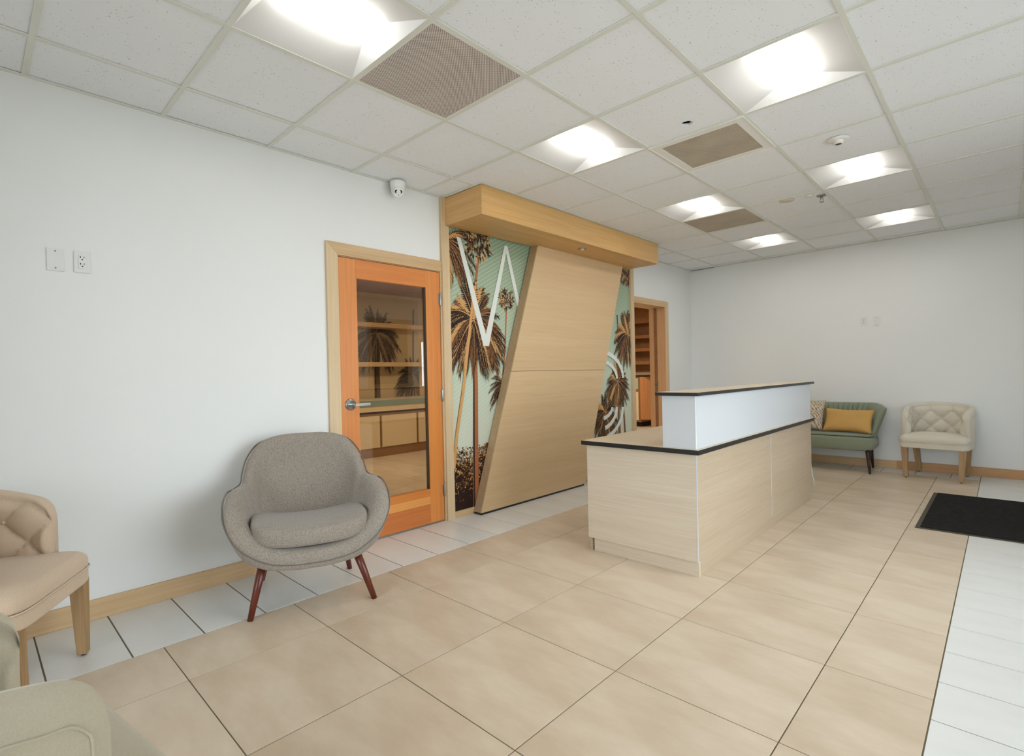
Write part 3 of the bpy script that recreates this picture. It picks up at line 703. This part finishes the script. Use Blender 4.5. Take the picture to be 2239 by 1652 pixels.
for (i, j) in lights: troffer(i, j, LL[(i, j)])
GL = {1: 'largest perforated return grille between the two nearest ceiling lights', 2: 'perforated grille in a wide cream frame beside the ragged ceiling hole', 3: 'small perforated grille next to the fifth ceiling light over the canopy end'}
GL[3] = 'small grey perforated grille far off, touching a lit ceiling light'
for (i, j), k in grilles.items():
    x0, x1, y0, y1 = XI[i] + .0125, XI[i + 1] - .0125, J(j) + .0125, J(j + 1) - .0125
    hx, hy = (x1 - x0) / 2, (y1 - y0) / 2
    t = empty('ceiling_grille', ((x0 + x1) / 2, (y0 + y1) / 2, HC)); tag(t, GL[k], 'grille', 'ceiling air grilles')
    b_ = .052 if k == 2 else .006
    bm = bmesh.new()
    for q in ((-hx, hx, -hy, -hy + b_), (-hx, hx, hy - b_, hy), (-hx, -hx + b_, -hy + b_, hy - b_), (hx - b_, hx, -hy + b_, hy - b_)): addbox(bm, *q, -.002 if k == 2 else .001, .006)
    finish(bm, 'frame', M_white, t)
    if k == 2:
        bm = bmesh.new(); w_ = .006
        for q in ((-hx - .008, hx + .008, -hy - .008, -hy), (-hx - .008, hx + .008, hy, hy + .008), (-hx - .008, -hx, -hy, hy), (hx, hx + .008, -hy, hy)): addbox(bm, *q, -.006, .002)
        finish(bm, 'outer_lip', M_white, t)
    box('perforated_face', -hx + b_, hx - b_, -hy + b_, hy - b_, .002, .004, M_perf if k == 1 else M_perf2, t)
sm = empty('smoke_detector', (2.60, 3.292, HC + .004)); tag(sm, 'round white smoke detector with a dark vent on the ceiling', 'detector')
turned('base', [(0, 0), (.062, 0), (.062, -.008), (.05, -.014), (0, -.014)], (0, 0, 0), M_white, sm)
turned('sensor_head', [(.03, -.014), (.028, -.03), (.02, -.034), (0, -.034)], (0, 0, 0), M_white, sm); turned('vent', [(0, -.0345), (.018, -.0345), (0, -.036)], (0, 0, 0), plain('vent_grey', srgb(80, 74, 64), .6), sm)
bc = turned('ceiling_cover', [(0, 0), (.062, 0), (.06, -.005), (0, -.006)], (1.99, 4.409, HC + .0055), plain('cream_plastic', srgb(212, 204, 184), .5)); tag(bc, 'flat round cream blanking cover on the ceiling', 'cover')
bc = turned('sensor_button', [(0, 0), (.028, 0), (.026, -.010), (0, -.012)], (2.165, 4.415, HC + .0055), M_white); tag(bc, 'tiny round white sensor beside the chrome sprinkler', 'sensor')
sk = empty('fire_sprinkler', (2.239, 4.50, HC + .005)); tag(sk, 'chrome pendant fire sprinkler on the ceiling', 'sprinkler')
turned('escutcheon', [(0, 0), (.04, 0), (.034, -.008), (.012, -.012), (0, -.012)], (0, 0, 0), M_steel, sk)
turned('nozzle', [(0, -.012), (.011, -.012), (.011, -.03), (.006, -.034), (0, -.034)], (0, 0, 0), M_steel, sk, n=12)
for s_ in (-1, 1): tube('yoke_arm', [(s_ * .010, 0, -.03), (s_ * .014, 0, -.042), (s_ * .004, 0, -.056)], .0025, M_steel, sk, 6)
turned('deflector', [(0, -.056), (.018, -.056), (.018, -.058), (0, -.058)], (0, 0, 0), M_steel, sk, n=16)
# turret camera on the wall by the ceiling
M_camw = plain('white_camera_plastic', srgb(238, 238, 234), .4)
sc_ = empty('security_camera', (.075, 1.60, HC - .004)); tag(sc_, 'white turret security camera where the long wall meets the ceiling', 'camera')
turned('mount', [(0, 0), (.058, 0), (.058, -.012), (.055, -.05), (.046, -.066), (0, -.068)], (0, 0, 0), M_camw, sc_)
bm = bmesh.new(); bmesh.ops.create_icosphere(bm, subdivisions=3, radius=.050, matrix=Matrix.Translation((.006, -.004, -.066))); ball = finish(bm, 'turret', M_camw, sc_, True)
look = Vector((.70, -.36, -.56)).normalized(); cc = Vector((.006, -.004, -.066))
def disc_on(name, off, rad, mat, par, proud=.0445, z=.004):
    side = look.cross(Vector((0, 0, 1))).normalized(); up_ = side.cross(look)
    p = cc + look * proud + side * off[0] + up_ * off[1]; bm = bmesh.new()
    bmesh.ops.create_cone(bm, cap_ends=True, segments=20, radius1=rad, radius2=rad, depth=z, matrix=Matrix.Translation(p) @ look.to_track_quat('Z', 'Y').to_matrix().to_4x4())
    return finish(bm, name, mat, par)
disc_on('face_plate', (0, 0), .038, M_camw, ball, .034, .022)
disc_on('camera_lens', (-.015, .004), .0125, M_black, ball, .0445); disc_on('infrared_lens', (.016, .004), .0125, M_black, ball, .0445); disc_on('sensor_dot', (0, -.022), .0035, M_black, ball, .0445)

# ------------------------------------------------------------------ wall plates
def plate(name, label, wall, u, z, w, h, outlet, group):
    """wall 'x': on x=0 facing +x at y=u; wall 'y': on y=L facing -y at x=u"""
    t = empty(name, (0, u, z) if wall == 'x' else (u, L, z), pi / 2 if wall == 'x' else 0); tag(t, label, 'outlet' if outlet else 'wall plate', group)
    bm = bmesh.new(); addbox(bm, -w / 2, w / 2, -.006, 0, -h / 2, h / 2); bmesh.ops.bevel(bm, geom=[e for e in bm.edges], offset=.0025, segments=2, affect='EDGES'); finish(bm, 'cover_plate', M_print, t)
    if outlet:
        s_ = box('socket_insert', -.0165, .0165, -.009, -.006, -.034, .034, M_print, t, .001)
        for q in (-.017, .017):
            for (dx, ww, hh, dz) in ((-.007, .003, .010, .006), (.007, .003, .008, .006), (0, .006, .006, -.006)): box('slot', dx - ww / 2, dx + ww / 2, -.0096, -.0088, q + dz - hh / 2, q + dz + hh / 2, M_hole, s_)
            if wall == 'x': box('slot', -.011, -.007, -.0096, -.0088, q + .005, q + .0075, M_hole, s_)
    else:
        for q in (-.042, .042): turned('screw', [(0, -.0075), (.0035, -.0072), (.0035, -.006), (0, -.006)], (0, 0, q), plain('screw_brown', srgb(150, 128, 108), .5), t, 'y', 10)
plate('wall_plate', 'blank white wall plate left of the socket on the long wall', 'x', -.407, 1.830, .070, .112, False, 'wall plates')
plate('power_outlet', 'white double socket high on the long wall beside a blank plate', 'x', -.302, 1.832, .070, .112, True, 'wall plates')
plate('power_outlet', 'small white double socket high on the far wall', 'y', 2.140, 1.757, .072, .112, True, 'wall plates')
plate('wall_plate', 'blank white plate right of the socket on the far wall', 'y', 2.270, 1.748, .072, .112, False, 'wall plates')

# ------------------------------------------------------------------ lounge chair (taupe)
lc = empty('lounge_chair', (.504, .629, 0), R(-22)); tag(lc, 'taupe wool lounge chair with a rounded shell and dark splayed legs by the orange door', 'chair')
RIM = [(-.345, 0, .860), (-.335, .14, .857), (-.30, .255, .828), (-.245, .318, .755), (-.185, .343, .680), (-.130, .352, .625), (-.075, .385, .606), (.02, .412, .604), (.13, .425, .558), (.215, .412, .470), (.270, .350, .370), (.305, .225, .290), (.322, .10, .268), (.325, 0, .265)]
RIMF = RIM + [(x, -y, z) for (x, y, z) in RIM[-2:0:-1]]
rim = catmull(RIMF, 4, True)
rows = []
for p in rim:
    d = Vector((p.x, p.y, 0)); l = d.length; d.normalize()
    back = max(0, min(1, (p.z - .32) / .5)); roll = max(0, min(1, (p.x - .10) / .18))
    base = Vector((d.x * min(l * .62, .24), d.y * min(l * .70, .27), .262 - .012 * roll))
    arm = max(0, 1 - abs(p.x - .05) / .22); th = .075 + .035 * arm + .02 * roll
    inn = Vector((d.x * l * .60, d.y * l * .70, .352))
    bul = Vector((d.x, d.y, 0)) * (.035 + .02 * (1 - back)); P = [Vector((0, 0, .262)), base * .5 + Vector((0, 0, .131)), base]
    for t in (.3, .62): q = base.lerp(p, t); P.append(q + bul * sin(pi * t) * 1.0 - Vector((0, 0, .03 * sin(pi * t))))
    rz_ = Vector((0, 0, .060 * roll)); P += [p - Vector((0, 0, .004)) + d * .002, p + Vector((0, 0, .012)) - d * (.016 - .034 * roll) + rz_ * .42, p + Vector((0, 0, .016)) - d * (th * .45 - .012 * roll) + rz_, p + Vector((0, 0, .004)) - d * (th * .85) + rz_]
    pi_ = p - d * th + rz_ * .9
    for t in (.25, .55, .82): q = pi_.lerp(inn, t); P.append(q - d * (.018 * sin(pi * t)) * (1 - 1.9 * back) )
    P += [inn, inn * .5 + Vector((0, 0, .176)), Vector((0, 0, .350))]
    rows.append(P)
bm = bmesh.new(); gridmesh(bm, rows, closeu=True); bmesh.ops.remove_doubles(bm, verts=bm.verts, dist=1e-5)
subsurf(finish(bm, 'seat_shell', M_grey, lc, True), 1)
pr = [p + Vector((p.x, p.y, 0)).normalized() * .0035 for p in rim]
o = tube('piping', pr, .0045, M_greyp, lc, 6, True)
def cushion(name, hx, hy, h, z, mat, parent, cx=0, cy=0, n1=3.2, sagf=None, nu=36, nv=12, crown=.35):
    rows = []
    for a in range(nu):
        th = 2 * pi * a / nu; ca, sa = cos(th), sin(th); ex = 2 / n1
        ux, uy = math.copysign(abs(ca) ** ex, ca), math.copysign(abs(sa) ** ex, sa); row = []
        for b in range(nv + 1):
            ph = -pi / 2 + pi * b / nv; rr = cos(ph) ** .45 if abs(cos(ph)) > 1e-6 else 0; zz = math.copysign(abs(sin(ph)) ** .8, sin(ph))
            x, y = ux * hx * rr, uy * hy * rr
            if rr < .999: pass
            zc = z + h / 2 + zz * h / 2 * (1 - crown * (rr ** 3) * .3)
            if sagf: zc += sagf(x, y)
            row.append((cx + x, cy + y, zc))
        rows.append(row)
    bm = bmesh.new(); gridmesh(bm, rows, closeu=True); bmesh.ops.remove_doubles(bm, verts=bm.verts, dist=1e-5)
    return finish(bm, name, mat, parent, True)
def seatgrid(name, hx, hy, z0, z1, crown, mat, parent, cx=0, cy=0, rnd=.03, n1=5, sag=None, rb=None):
    """upholstered pad: superellipse plan, rounded edge, domed top"""
    nu = 56; rows = []; rb = rnd if rb is None else rb
    prof = [(0, 0), (.5, 0), (1 - rb * 1.0 / hx, 0), (1 - rb * .3 / hx, .3 * rb), (1, rb), (1.0, None), (1 - rnd * .08 / hx, -rnd * .6), (1 - rnd * .3 / hx, -rnd * .25), (1 - rnd / hx, 0.0), (.85, 0), (.7, 0), (.5, 0), (.25, 0), (0, 0)]
    for a in range(nu):
        th = 2 * pi * a / nu; ca, sa = cos(th), sin(th); ex = 2 / n1; row = []
        ux, uy = math.copysign(abs(ca) ** ex, ca) * hx, math.copysign(abs(sa) ** ex, sa) * hy
        for k, (r, dz) in enumerate(prof):
            x, y = ux * r, uy * r
            if k < 5: z = z0 + dz
            elif dz is None: z = (z0 + z1) / 2
            else: z = z1 + dz
            if k >= 6: z += crown * (1 - r ** 2.2)
            if sag: z += sag(x, y) * (1 if k >= 5 else .6)
            row.append((cx + x, cy + y, z))
        rows.append(row)
    bm = bmesh.new(); gridmesh(bm, rows, closeu=True); bmesh.ops.remove_doubles(bm, verts=bm.verts, dist=1e-5)
    return subsurf(finish(bm, name, mat, parent, True), 1)
seatgrid('seat_cushion', .262, .302, .340, .434, .010, M_grey, lc, cx=.050, rnd=.026, n1=4.4, sag=lambda x, y: .05 * (abs(y) / .315) ** 2.2 - .10 * max(0, -x) )
for (fx_, fy_, tx_, ty_) in ((.225, -.385 + .03, .20, -.24), (.335, .215 + .03, .22, .20), (-.29, -.25, -.20, -.20), (-.245, .255, -.19, .2)): pass
def leg_pt(wx, wy):                                   # world floor point -> chair space
    v = Vector((wx - .504, wy - .629, 0)); v.rotate(Matrix.Rotation(R(22), 3, 'Z')); return v
for (w_, top) in (((.634, .246), (.205, -.235)), ((.875, .815), (.215, .215)), ((.138, .499), (-.17, -.20)), ((.369, .955), (-.17, .20))):
    f = leg_pt(*w_); tube('leg', [(f.x, f.y, 0), ((f.x + top[0]) / 2, (f.y + top[1]) / 2, .15), (top[0], top[1], .29)], .0145, M_mahog, lc, 14, False, .024)

# ------------------------------------------------------------------ tufted barrel chairs (front faces -Y)
def barrel(name, label, loc, rz, fab, proto=[]):
    t = empty(name, loc, rz); tag(t, label, 'chair', 'tufted barrel chairs')
    path = [(-.278, -.128), (-.285, -.05), (-.288, .04)]
    n = 30
    for k in range(n + 1):
        a = pi - pi * k / n; ca, sa = cos(a), sin(a); e = 2 / 2.5
        path.append((.288 * math.copysign(abs(ca) ** e, ca), .04 + .215 * abs(sa) ** e))
    path += [(.288, .04), (.285, -.05), (.278, -.128)]
    pl = [Vector((a, b, 0)) for a, b in path]; dense = []
    acc = [0]
    for i in range(1, len(pl)): acc.append(acc[-1] + (pl[i] - pl[i - 1]).length)
    tot = acc[-1]; NS = 150; j = 0
    for k in range(NS + 1):
        s_ = tot * k / NS
        while j < len(acc) - 2 and acc[j + 1] < s_: j += 1
        f = (s_ - acc[j]) / max(1e-9, acc[j + 1] - acc[j]); dense.append(pl[j].lerp(pl[j + 1], min(1, max(0, f))))
    cx0 = tot / 2; DS, DZ = .098, .092; zrow = .615
    def puff(s_, z):
        a = (s_ - cx0) / DS; b = (z - zrow) / DZ / 2 * 2
        if b > 1: 
            v = abs(sin(pi * (a + 1) / 2)); return .034 * v ** .45
        p_, q_ = (a + b) / 1.0 / 2, (a - b) / 2
        v = abs(sin(pi * p_)) * abs(sin(pi * q_)); return .034 * (v ** .42)
    rows = []
    for k, p in enumerate(dense):
        tn = (dense[min(k + 1, NS)] - dense[max(k - 1, 0)]).normalized(); nin = Vector((tn.y, -tn.x, 0))   # inward
        u = k / NS; hh = .695 + .10 * sin(pi * u) ** .8 - .055 * (1 - math.sqrt(max(0, 1 - (1 - min(1, min(u, 1 - u) * tot / .065)) ** 2))); e = min(1, min(u, 1 - u) / .018); e2 = math.sqrt(max(0, 1 - (1 - e) ** 2)); lean = .03 * sin(pi * u)
        th = .062 * (.80 + .20 * e2); mid = p + nin * .031; row = []
        s_ = tot * u
        def pt(off, z): 
            c = p - nin * (lean * (z - .33) / .4); return Vector((c.x, c.y, 0)) + nin * (.031 + (off - .031) * (th / .062)) + Vector((0, 0, z))
        row.append(pt(.03, .335)); row.append(pt(0.004, .335)); row.append(pt(0, .35))
        for z in (.45, .56, hh - .06): row.append(pt(-.002, z))
        row += [pt(.0, hh - .03), pt(.010, hh - .008), pt(.030, hh), pt(.052, hh - .004), pt(.064, hh - .016)]
        NZ = 26
        for q in range(NZ + 1):
            z = (hh - .03) + (.42 - hh + .03) * q / NZ; row.append(pt(.050 + puff(s_, z) * e * min(1, .3 + q * .2), z))
        rows.append(row)
    bm = bmesh.new(); V = gridmesh(bm, rows)
    for r_ in (V[0], V[-1]):
        try: bm.faces.new(r_)
        except ValueError: pass
    back = finish(bm, 'backrest', fab, t, True)
    bmsh = None
    for row_i, b in enumerate((1, 0, -1)):
        z = zrow + b * DZ; 
        for a in range(-4, 5):
            if (a + b) % 2: continue
            s_ = cx0 + a * DS; k = int(round(s_ / tot * NS))
            if not 3 < k < NS - 3: continue
            p = dense[k]; tn = (dense[k + 1] - dense[k - 1]).normalized(); nin = Vector((tn.y, -tn.x, 0)); lean = .03 * sin(pi * k / NS)
            c = p - nin * (lean * (z - .33) / .4) + nin * .056 + Vector((0, 0, z))
            if bmsh is None:
                b2 = bmesh.new(); bmesh.ops.create_uvsphere(b2, u_segments=10, v_segments=6, radius=.0085); o = finish(b2, 'button', fab, back, True); bmsh = o.data
            else: o = bpy.data.objects.new('button', bmsh); COL.objects.link(o); o.parent = back
            o.location = c
    # seam piping round the outer side panel of each arm
    for s_ in (-1, 1):
        k0 = 0 if s_ < 0 else NS; ks = range(2, 34)
        def op(k, z):
            kk = k if s_ < 0 else NS - k; u = kk / NS; p = dense[kk]; tn = (dense[min(kk + 1, NS)] - dense[max(kk - 1, 0)]).normalized(); nin = Vector((tn.y, -tn.x, 0)); lean = .03 * sin(pi * u)
            c = p - nin * (lean * (z - .33) / .4); return Vector((c.x, c.y, z)) - nin * .0035
        pts = [op(4, .36), op(4, .50), op(4, .60), op(5, .628), op(8, .652)] + [op(k, .655 + .10 * sin(pi * k / NS) ** .8 - .03) for k in range(12, 60, 4)]
        tube('arm_piping', catmull(pts, 3), .003, fab, t, 6)
    seatgrid('seat', .290, .205, .392, .452, .040, fab, t, cy=-.058, rnd=.035, n1=7, rb=.008)
    seatgrid('seat_band', .286, .205, .325, .390, 0, fab, t, cy=-.055, rnd=.008, n1=8)
    pp = []
    for k in range(60):
        a = 2 * pi * k / 60; ca, sa = cos(a), sin(a); e = 2 / 8
        pp.append((.289 * math.copysign(abs(ca) ** e, ca), -.055 + .208 * math.copysign(abs(sa) ** e, sa), .391))
    tube('seat_piping', pp, .004, fab, t, 6, True)
    for (tx, ty, fx_, fy_) in ((-.240, -.215, -.226, -.232), (.240, -.215, .226, -.232), (-.225, .185, -.205, .235), (.225, .185, .205, .235)):
        bm = bmesh.new(); a_, b_ = .029, .019
        top = [bm.verts.new((tx + i * a_, ty + j * a_, .335)) for i, j in ((-1, -1), (1, -1), (1, 1), (-1, 1))]
        bot = [bm.verts.new((fx_ + i * b_, fy_ + j * b_, .008)) for i, j in ((-1, -1), (1, -1), (1, 1), (-1, 1))]
        bm.faces.new(top); bm.faces.new(bot[::-1])
        for k in range(4): bm.faces.new((top[k], top[(k + 1) % 4], bot[(k + 1) % 4], bot[k]))
        bmesh.ops.bevel(bm, geom=list(bm.edges), offset=.0025, segments=2, affect='EDGES')
        lg = finish(bm, 'leg', M_legoak, t)
        turned('glide', [(0, 0), (.010, 0), (.010, .009), (0, .009)], (fx_, fy_, 0), M_black, lg, n=12)
    return t
barrel('barrel_chair', 'cream button-tufted barrel chair against the far wall', (2.828, 6.60, 0), R(-6), M_linen)
barrel('barrel_chair', 'tan button-tufted chair half out of frame by the long wall', (.478, -.700, 0), R(150), M_tan)
barrel('barrel_chair', 'nearest cream barrel chair, its arm and seat corner filling the bottom corner', (1.992, -.740, 0), R(190), M_linen_dim)

# ------------------------------------------------------------------ green loveseat (front faces -Y)
sf = empty('loveseat', (1.73, 6.60, 0), 0); tag(sf, 'sage green channel-back loveseat with dark tapered legs by the far wall', 'sofa')
rows = []; NU, NV = 300, 12
for a in range(NU + 1):
    u = -1 + 2 * a / NU; row = []; au = abs(u)
    wing = max(0, (au - .72) / .28); hgt = .765 - .055 * wing ** 3
    ch = .028 * abs(sin(pi * u * 12.5)) ** .4 if au < .76 else .028
    endr = math.sqrt(max(0, 1 - max(0, (au - .965) / .035) ** 2))
    def bp_(v, off, z=None):
        hw = .525 + .125 * v; z = .30 + (hgt - .30) * v if z is None else z
        x = u * hw; y = .105 + .155 * v - .20 * wing ** 1.8
        nx, ny = (-math.copysign(.55 * wing, u), -1); l = math.hypot(nx, ny); return (x + nx / l * off, y + ny / l * off, z)
    for v in (0, .25, .5, .75, .93): row.append(bp_(v, -.035 * endr))
    row += [bp_(1.0, -.022 * endr, hgt), bp_(1.0, .005, hgt + .012), bp_(1.0, .03 * endr + ch * .5, hgt + .004)]
    for v in (.93, .75, .5, .25, .05): row.append(bp_(v, .045 * endr + ch))
    rows.append(row)
bm = bmesh.new(); V = gridmesh(bm, rows, closev=True)
for r_ in (V[0], V[-1]):
    try: bm.faces.new(r_)
    except ValueError: pass
finish(bm, 'backrest', M_green, sf, True)
seatgrid('seat', .570, .235, .245, .405, .004, M_green, sf, cy=-.015, rnd=.05, n1=7)
seatgrid('seat_cushion', .545, .215, .395, .432, .016, M_green, sf, cy=-.005, rnd=.016, n1=8)
pp = []
for k in range(80):
    a = 2 * pi * k / 80; ca, sa = cos(a), sin(a); e = 2 / 8
    pp.append((.549 * math.copysign(abs(ca) ** e, ca), -.005 + .219 * math.copysign(abs(sa) ** e, sa), .410))
tube('seat_piping', pp, .0035, M_greend, sf, 6, True)
for (x, y, fx_, fy_) in ((.535 - .03, -.19, .535, -.262), (-.505, -.19, -.535, -.262), (.48, .17, .49, .232), (-.48, .17, -.49, .232)):
    tube('leg', [(fx_, fy_, 0), (x, y, .262)], .011, M_espr, sf, 14, False, .024)

def pillow(name, label, loc, w, h, th, rot, mat, pinch=.06, seed=1):
    rnd = random.Random(seed); n = 26; bm = bmesh.new(); sides = []
    for s_ in (1, -1):
        rows = []
        for i in range(n + 1):
            u = -1 + 2 * i / n; row = []
            for j in range(n + 1):
                v = -1 + 2 * j / n
                x = u * w / 2 * (1 - pinch * (1 - v * v)); z = v * h / 2 * (1 - pinch * 1.6 * (1 - u * u))
                t_ = ((1 - u ** 4) * (1 - v ** 4)) ** .55 * (1 + .10 * sin(5 * u + seed) * cos(4 * v))
                y = s_ * th / 2 * t_
                row.append((x, y, z))
            rows.append(row)
        gridmesh(bm, rows)
    bmesh.ops.remove_doubles(bm, verts=bm.verts, dist=1e-5)
    o = finish(bm, name, mat, None, True); o.location = loc; o.rotation_euler = rot; tag(o, label, 'cushion'); return o
def wave_fabric():
    m, nt, p = node_mat('mustard_weave'); v = coords(nt); sx = N(nt, 'ShaderNodeSeparateXYZ'); nt.links.new(v, sx.inputs[0])
    a = N(nt, 'ShaderNodeMath', operation='MULTIPLY'); a.inputs[1].default_value = 2 * pi / .026; nt.links.new(sx.outputs[0], a.inputs[0])
    s_ = N(nt, 'ShaderNodeMath', operation='SINE'); nt.links.new(a.outputs[0], s_.inputs[0])
    b = N(nt, 'ShaderNodeMath', operation='MULTIPLY_ADD'); b.inputs[1].default_value = .0045; nt.links.new(s_.outputs[0], b.inputs[0]); nt.links.new(sx.outputs[2], b.inputs[2])
    c = N(nt, 'ShaderNodeMath', operation='MULTIPLY'); c.inputs[1].default_value = 1 / .011; nt.links.new(b.outputs[0], c.inputs[0]); f = N(nt, 'ShaderNodeMath', operation='FRACT'); nt.links.new(c.outputs[0], f.inputs[0])
    nt.links.new(ramp(nt, f.outputs[0], [(.55, srgb(184, 136, 62)), (.75, srgb(222, 184, 118))]), p.inputs['Base Color']); p.inputs['Roughness'].default_value = .8; return m
def macrame():
    m, nt, p = node_mat('cream_macrame'); v = coords(nt); vo = N(nt, 'ShaderNodeTexVoronoi'); vo.inputs['Scale'].default_value = 55; nt.links.new(v, vo.inputs['Vector'])
    w = N(nt, 'ShaderNodeTexWave'); w.inputs['Scale'].default_value = 14; w.bands_direction = 'DIAGONAL'; w.inputs['Distortion'].default_value = 6; nt.links.new(v, w.inputs['Vector'])
    mu = N(nt, 'ShaderNodeMath', operation='MULTIPLY'); nt.links.new(vo.outputs['Distance'], mu.inputs[0]); nt.links.new(w.outputs[1], mu.inputs[1])
    nt.links.new(ramp(nt, mu.outputs[0], [(.2, srgb(208, 194, 172)), (.55, srgb(146, 124, 98))]), p.inputs['Base Color']); p.inputs['Roughness'].default_value = .95
    b = N(nt, 'ShaderNodeBump'); b.inputs['Strength'].default_value = 1; b.inputs['Distance'].default_value = .006; b.invert = True
    nt.links.new(mu.outputs[0], b.inputs['Height']); nt.links.new(b.outputs[0], p.inputs['Normal']); return m
pillow('throw_cushion', 'mustard lumbar cushion with a wavy weave on the green loveseat', (2.032, 6.525, .578), .50, .315, .12, (R(-31), R(1.5), 0), wave_fabric(), .085, 2)
pillow('throw_cushion', 'cream macrame cushion on the green loveseat beside the desk end', (1.598, 6.53, .640), .385, .405, .12, (R(-30), R(3), R(4)), macrame(), .06, 4)
